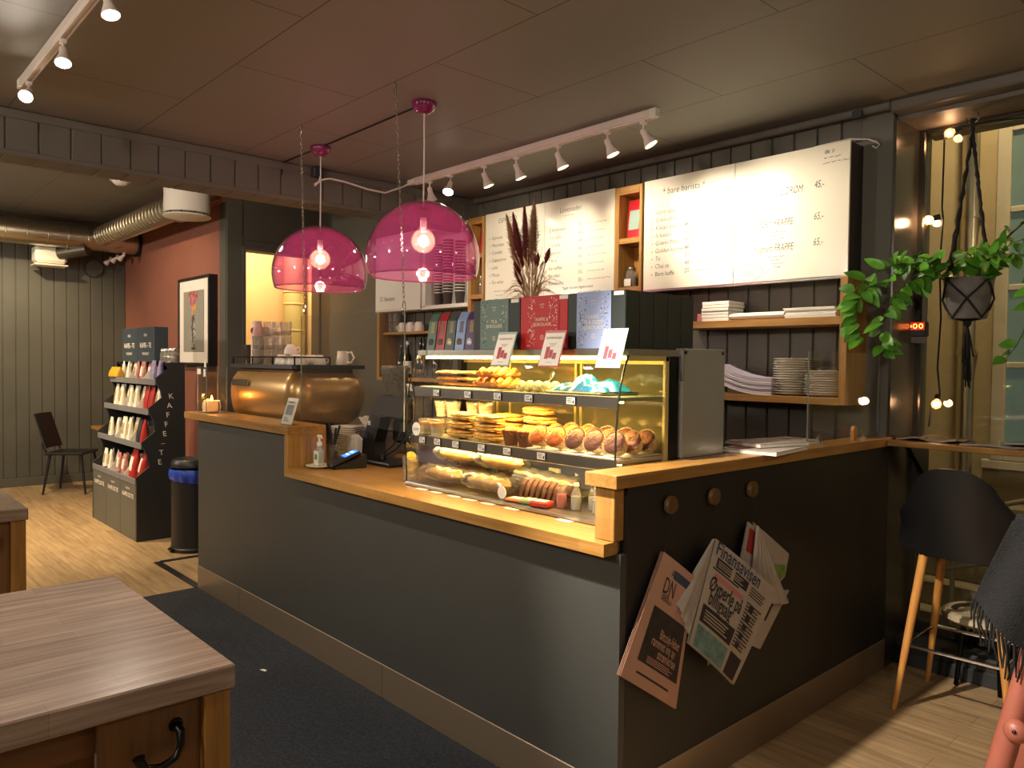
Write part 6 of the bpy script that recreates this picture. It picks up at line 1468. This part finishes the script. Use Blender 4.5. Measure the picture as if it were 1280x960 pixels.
# ------------------------------------------------------------ hanging plant
hp = thing('hanging_plant', 'leafy trailing plant in a grey pot on black macrame cords in the window', 'hanging plant', (.29,2.2,1.73))
cx, cy = .29, 2.2
MB().lathe([(0,1.733),(.078,1.733),(.082,1.74),(.108,1.915),(.112,1.925),(.105,1.925),(.1,1.9),(0,1.9)], (cx,cy,0), 32).build('pot', M_potgrey, hp)
MB().lathe([(0,1.905),(.101,1.903),(.1,1.9),(0,1.9)], (cx,cy,0), 20).build('soil', M_soil, hp)
m = MB()
top = Vector((cx,cy,2.62))
for k in range(4):
    a = PI/4+k*PI/2+.25; rim = Vector((cx+.118*math.cos(a), cy+.118*math.sin(a), 1.915))
    pts = [top.lerp(rim, i/20)+Vector((.004*math.sin(i*2.4+k), .004*math.cos(i*2.4+k), 0)) for i in range(21)]
    m.tube(pts, [.0065+(.003 if i % 3 == 0 and i > 9 else 0) for i in range(21)], 7)
    for s in (-1,1):
        a2 = a+s*PI/4; mid = Vector((cx+.106*math.cos(a2), cy+.106*math.sin(a2), 1.825)); m.tube([rim, rim.lerp(mid,.5)+Vector((.003*math.cos(a),.003*math.sin(a),0)), mid], .005, 6)
        for s2 in (-1,1):
            pass
    a3 = a+PI/4; mid = Vector((cx+.106*math.cos(a3), cy+.106*math.sin(a3), 1.825))
    for s in (-1,1): a4 = a3+s*PI/4; low = Vector((cx+.085*math.cos(a4), cy+.085*math.sin(a4), 1.738)); m.tube([mid, mid.lerp(low,.5)+Vector((.006*math.cos(a3),.006*math.sin(a3),0)), low, Vector((cx,cy,1.722))], .005, 6)
m.ball((cx,cy,1.715), .018, .018, .022); m.tube([top, top+Vector((0,0,.05)), top+Vector((0,0,.06))], .011, 8)
for k in range(16):
    a = rnd.uniform(0,2*PI); L_ = rnd.uniform(.14,.30); m.tube([(cx,cy,1.70),(cx+.012*math.cos(a),cy+.012*math.sin(a),1.65),(cx+.02*math.cos(a)+rnd.uniform(-.01,.01),cy+.02*math.sin(a),1.70-L_)], .004, 5)
m.build('macrame_hanger', M_cord, hp)
MB().tube([(cx,cy,2.715)]+[(cx+.026*math.cos(a), cy, 2.685+.026*math.sin(a)) for a in [PI/2-2*PI*k/14 for k in range(13)]], .0035, 6).build('hook', M_chrome, hp)
def leaf(m, p, d, L_, W, nrm_, mi=0):
    p = Vector(p); d = Vector(d).normalized(); n = Vector(nrm_); n = (n-d*n.dot(d)).normalized(); s = d.cross(n); R_ = 7; pts = []
    for i in range(R_+1):
        t = i/R_; w = W*.5*math.sin(PI*min(1,t**.8))**.75 if 0 < t < 1 else .0006; c = p+d*L_*t - n*(.35*L_*t*t*.5)
        pts += [c-s*w+n*w*.25, c-n*.0, c+s*w+n*w*.25]
    m.add(pts, [(3*i+j,3*i+j+1,3*i+4+j,3*i+3+j) for i in range(R_) for j in (0,1)], mi, True)
def vine(pts, nl, L_=.075, W=.042, spread=1, r=.0035):
    pts = [Vector(p) for p in pts]; N = 24; cur = []
    for i in range(N+1):   # catmull-rom
        t = i/N*(len(pts)-1); k = min(int(t), len(pts)-2); f_ = t-k
        p0, p1, p2, p3 = pts[max(k-1,0)], pts[k], pts[k+1], pts[min(k+2,len(pts)-1)]
        cur.append(.5*((2*p1)+(-p0+p2)*f_+(2*p0-5*p1+4*p2-p3)*f_*f_+(-p0+3*p1-3*p2+p3)*f_**3))
    MB().tube(cur, [r*(1-.6*i/N) for i in range(N+1)], 6).build('stem', M_stem, hp)
    for k in range(nl):
        t = .12+.88*(k+.5)/nl; i = min(N-1, int(t*N)); p = cur[i]; d = (cur[i+1]-cur[i]).normalized()
        sd_ = Vector((rnd.uniform(-1,1), rnd.uniform(-1,.5), rnd.uniform(-.6,.6))); sd_ = (sd_ - d*sd_.dot(d)).normalized()
        leaf(fol, p, d*.45+sd_*spread, L_*rnd.uniform(.75,1.2), W*rnd.uniform(.8,1.15), Vector((rnd.uniform(-.3,.5), -1, .5)), k % 3 == 0)
fol = MB()
vine([(cx-.06,cy-.03,1.9),(.16,2.04,1.98),(.10,1.88,1.93),(.0,1.75,1.86),(-.03,1.72,1.76),(.0,1.72,1.62)], 26, .10, .052)
vine([(cx-.07,cy-.05,1.9),(.17,2.02,1.97),(.10,1.88,1.98),(.02,1.75,1.92),(-.055,1.71,1.83)], 17, .10, .05)
vine([(cx-.05,cy-.06,1.9),(.18,2.0,1.93),(.12,1.86,1.87),(.09,1.75,1.74),(.08,1.74,1.63),(.09,1.75,1.56)], 22, .09, .048)
vine([(cx-.05,cy-.04,1.91),(.2,2.1,1.99),(.13,2.0,2.02),(.07,1.93,1.97)], 12, .09, .046)
vine([(cx+.03,cy-.02,1.9),(.38,2.17,2.02),(.48,2.16,2.12),(.62,2.15,2.24)], 9, .08, .035, 1, .008)
vine([(cx+.05,cy-.04,1.9),(.38,2.10,1.98),(.46,2.06,2.01),(.60,2.04,1.98)], 22, .095, .048)
vine([(cx+.05,cy,1.9),(.36,2.16,1.97),(.43,2.16,2.04),(.56,2.16,2.10)], 18, .09, .044)
vine([(cx+.02,cy+.03,1.9),(cx+.02,2.22,2.0),(.27,2.2,2.06)], 8, .09, .042)
vine([(.60,2.04,1.98),(.60,2.03,1.8),(.55,2.02,1.62),(.49,2.02,1.53)], 8, .08, .045)
fol.build('leaves', [M_green, M_greend], hp)

# ------------------------------------------------------------ string lights and the little device on the window frame
sl = thing('string_lights', 'string of warm bulbs on a dark cable down the window', 'string lights', (.12,2.33,1.2))
MB().tube([(.6,2.33,2.66),(.35,2.335,2.685),(.17,2.335,2.69),(.125,2.33,2.67),(.122,2.33,2.3),(.128,2.33,2.25),(.118,2.33,2.0),(.13,2.33,1.75),(.12,2.33,1.5),(.135,2.33,1.36),(.10,2.32,1.32),(.09,2.32,1.2)], .0045, 6).build('cable', M_blackp, sl)
for i, (s0, b0) in enumerate((((.20,2.33,2.685),(.165,2.32,2.67)),((.115,2.33,2.26),(.055,2.32,2.245)),((.125,2.33,1.36),(.13,2.3,1.32)))):
    a, b = Vector(s0), Vector(b0); d = (b-a).normalized()
    k = MB().tube([a, a+d*.03, a+d*.032], [.013,.014,.01], 10).build('bulb_holder', M_blackp, sl)
    MB().ball(a+d*.055, .024, .024, .024).build('bulb', M_bulbglass, k); MB().ball(a+d*.055, .013).build('filament', mat('bulb_white', '#ffdca8', .5, emit='#ffd9a0', es=(20,45,30)[i]), k)
    light('POINT', 'string_bulb_light', a+d*.055, (.9,1.6,1.1)[i], '#ffdcae', None, .02)
dv = thing('counter_display', 'small grey device with three glowing orange rings on the window frame', 'device', (.02,2.33,1.62))
MB().box(-.03,.07,2.3,2.349,1.655,1.735,b=.006).build('housing', M_darkgrey, dv); MB().lathe([(0,0),(.04,.0),(.046,.03),(0,.03)], (.02,2.325,1.625), 20, sy=.5).build('cradle', M_grey, dv)
MB().box(-.025,.065,2.2985,2.3,1.69,1.73).build('red_panel', mat('red_led_panel', '#7a1a0c', .4, emit='#c02a10', es=.6), dv)
m = MB()
for x in (-.008,.02,.048): m.tube([(x+.009*math.cos(a), 2.298, 1.71+.011*math.sin(a)) for a in [2*PI*k/14 for k in range(14)]], .0018, 5, closed=True)
m.build('glowing_ring', emis('ring_glow', '#ff8a3a', 5), dv)
light('SPOT', 'yard_lamp', (.2,2.9,4.3), 105, '#ffe0b0', (-.2,3.9,1.9), .1, 120, .8)
light('POINT', 'yard_porch_light', (2.4,2.9,2.6), 14, '#ffe0b4', None, .1)
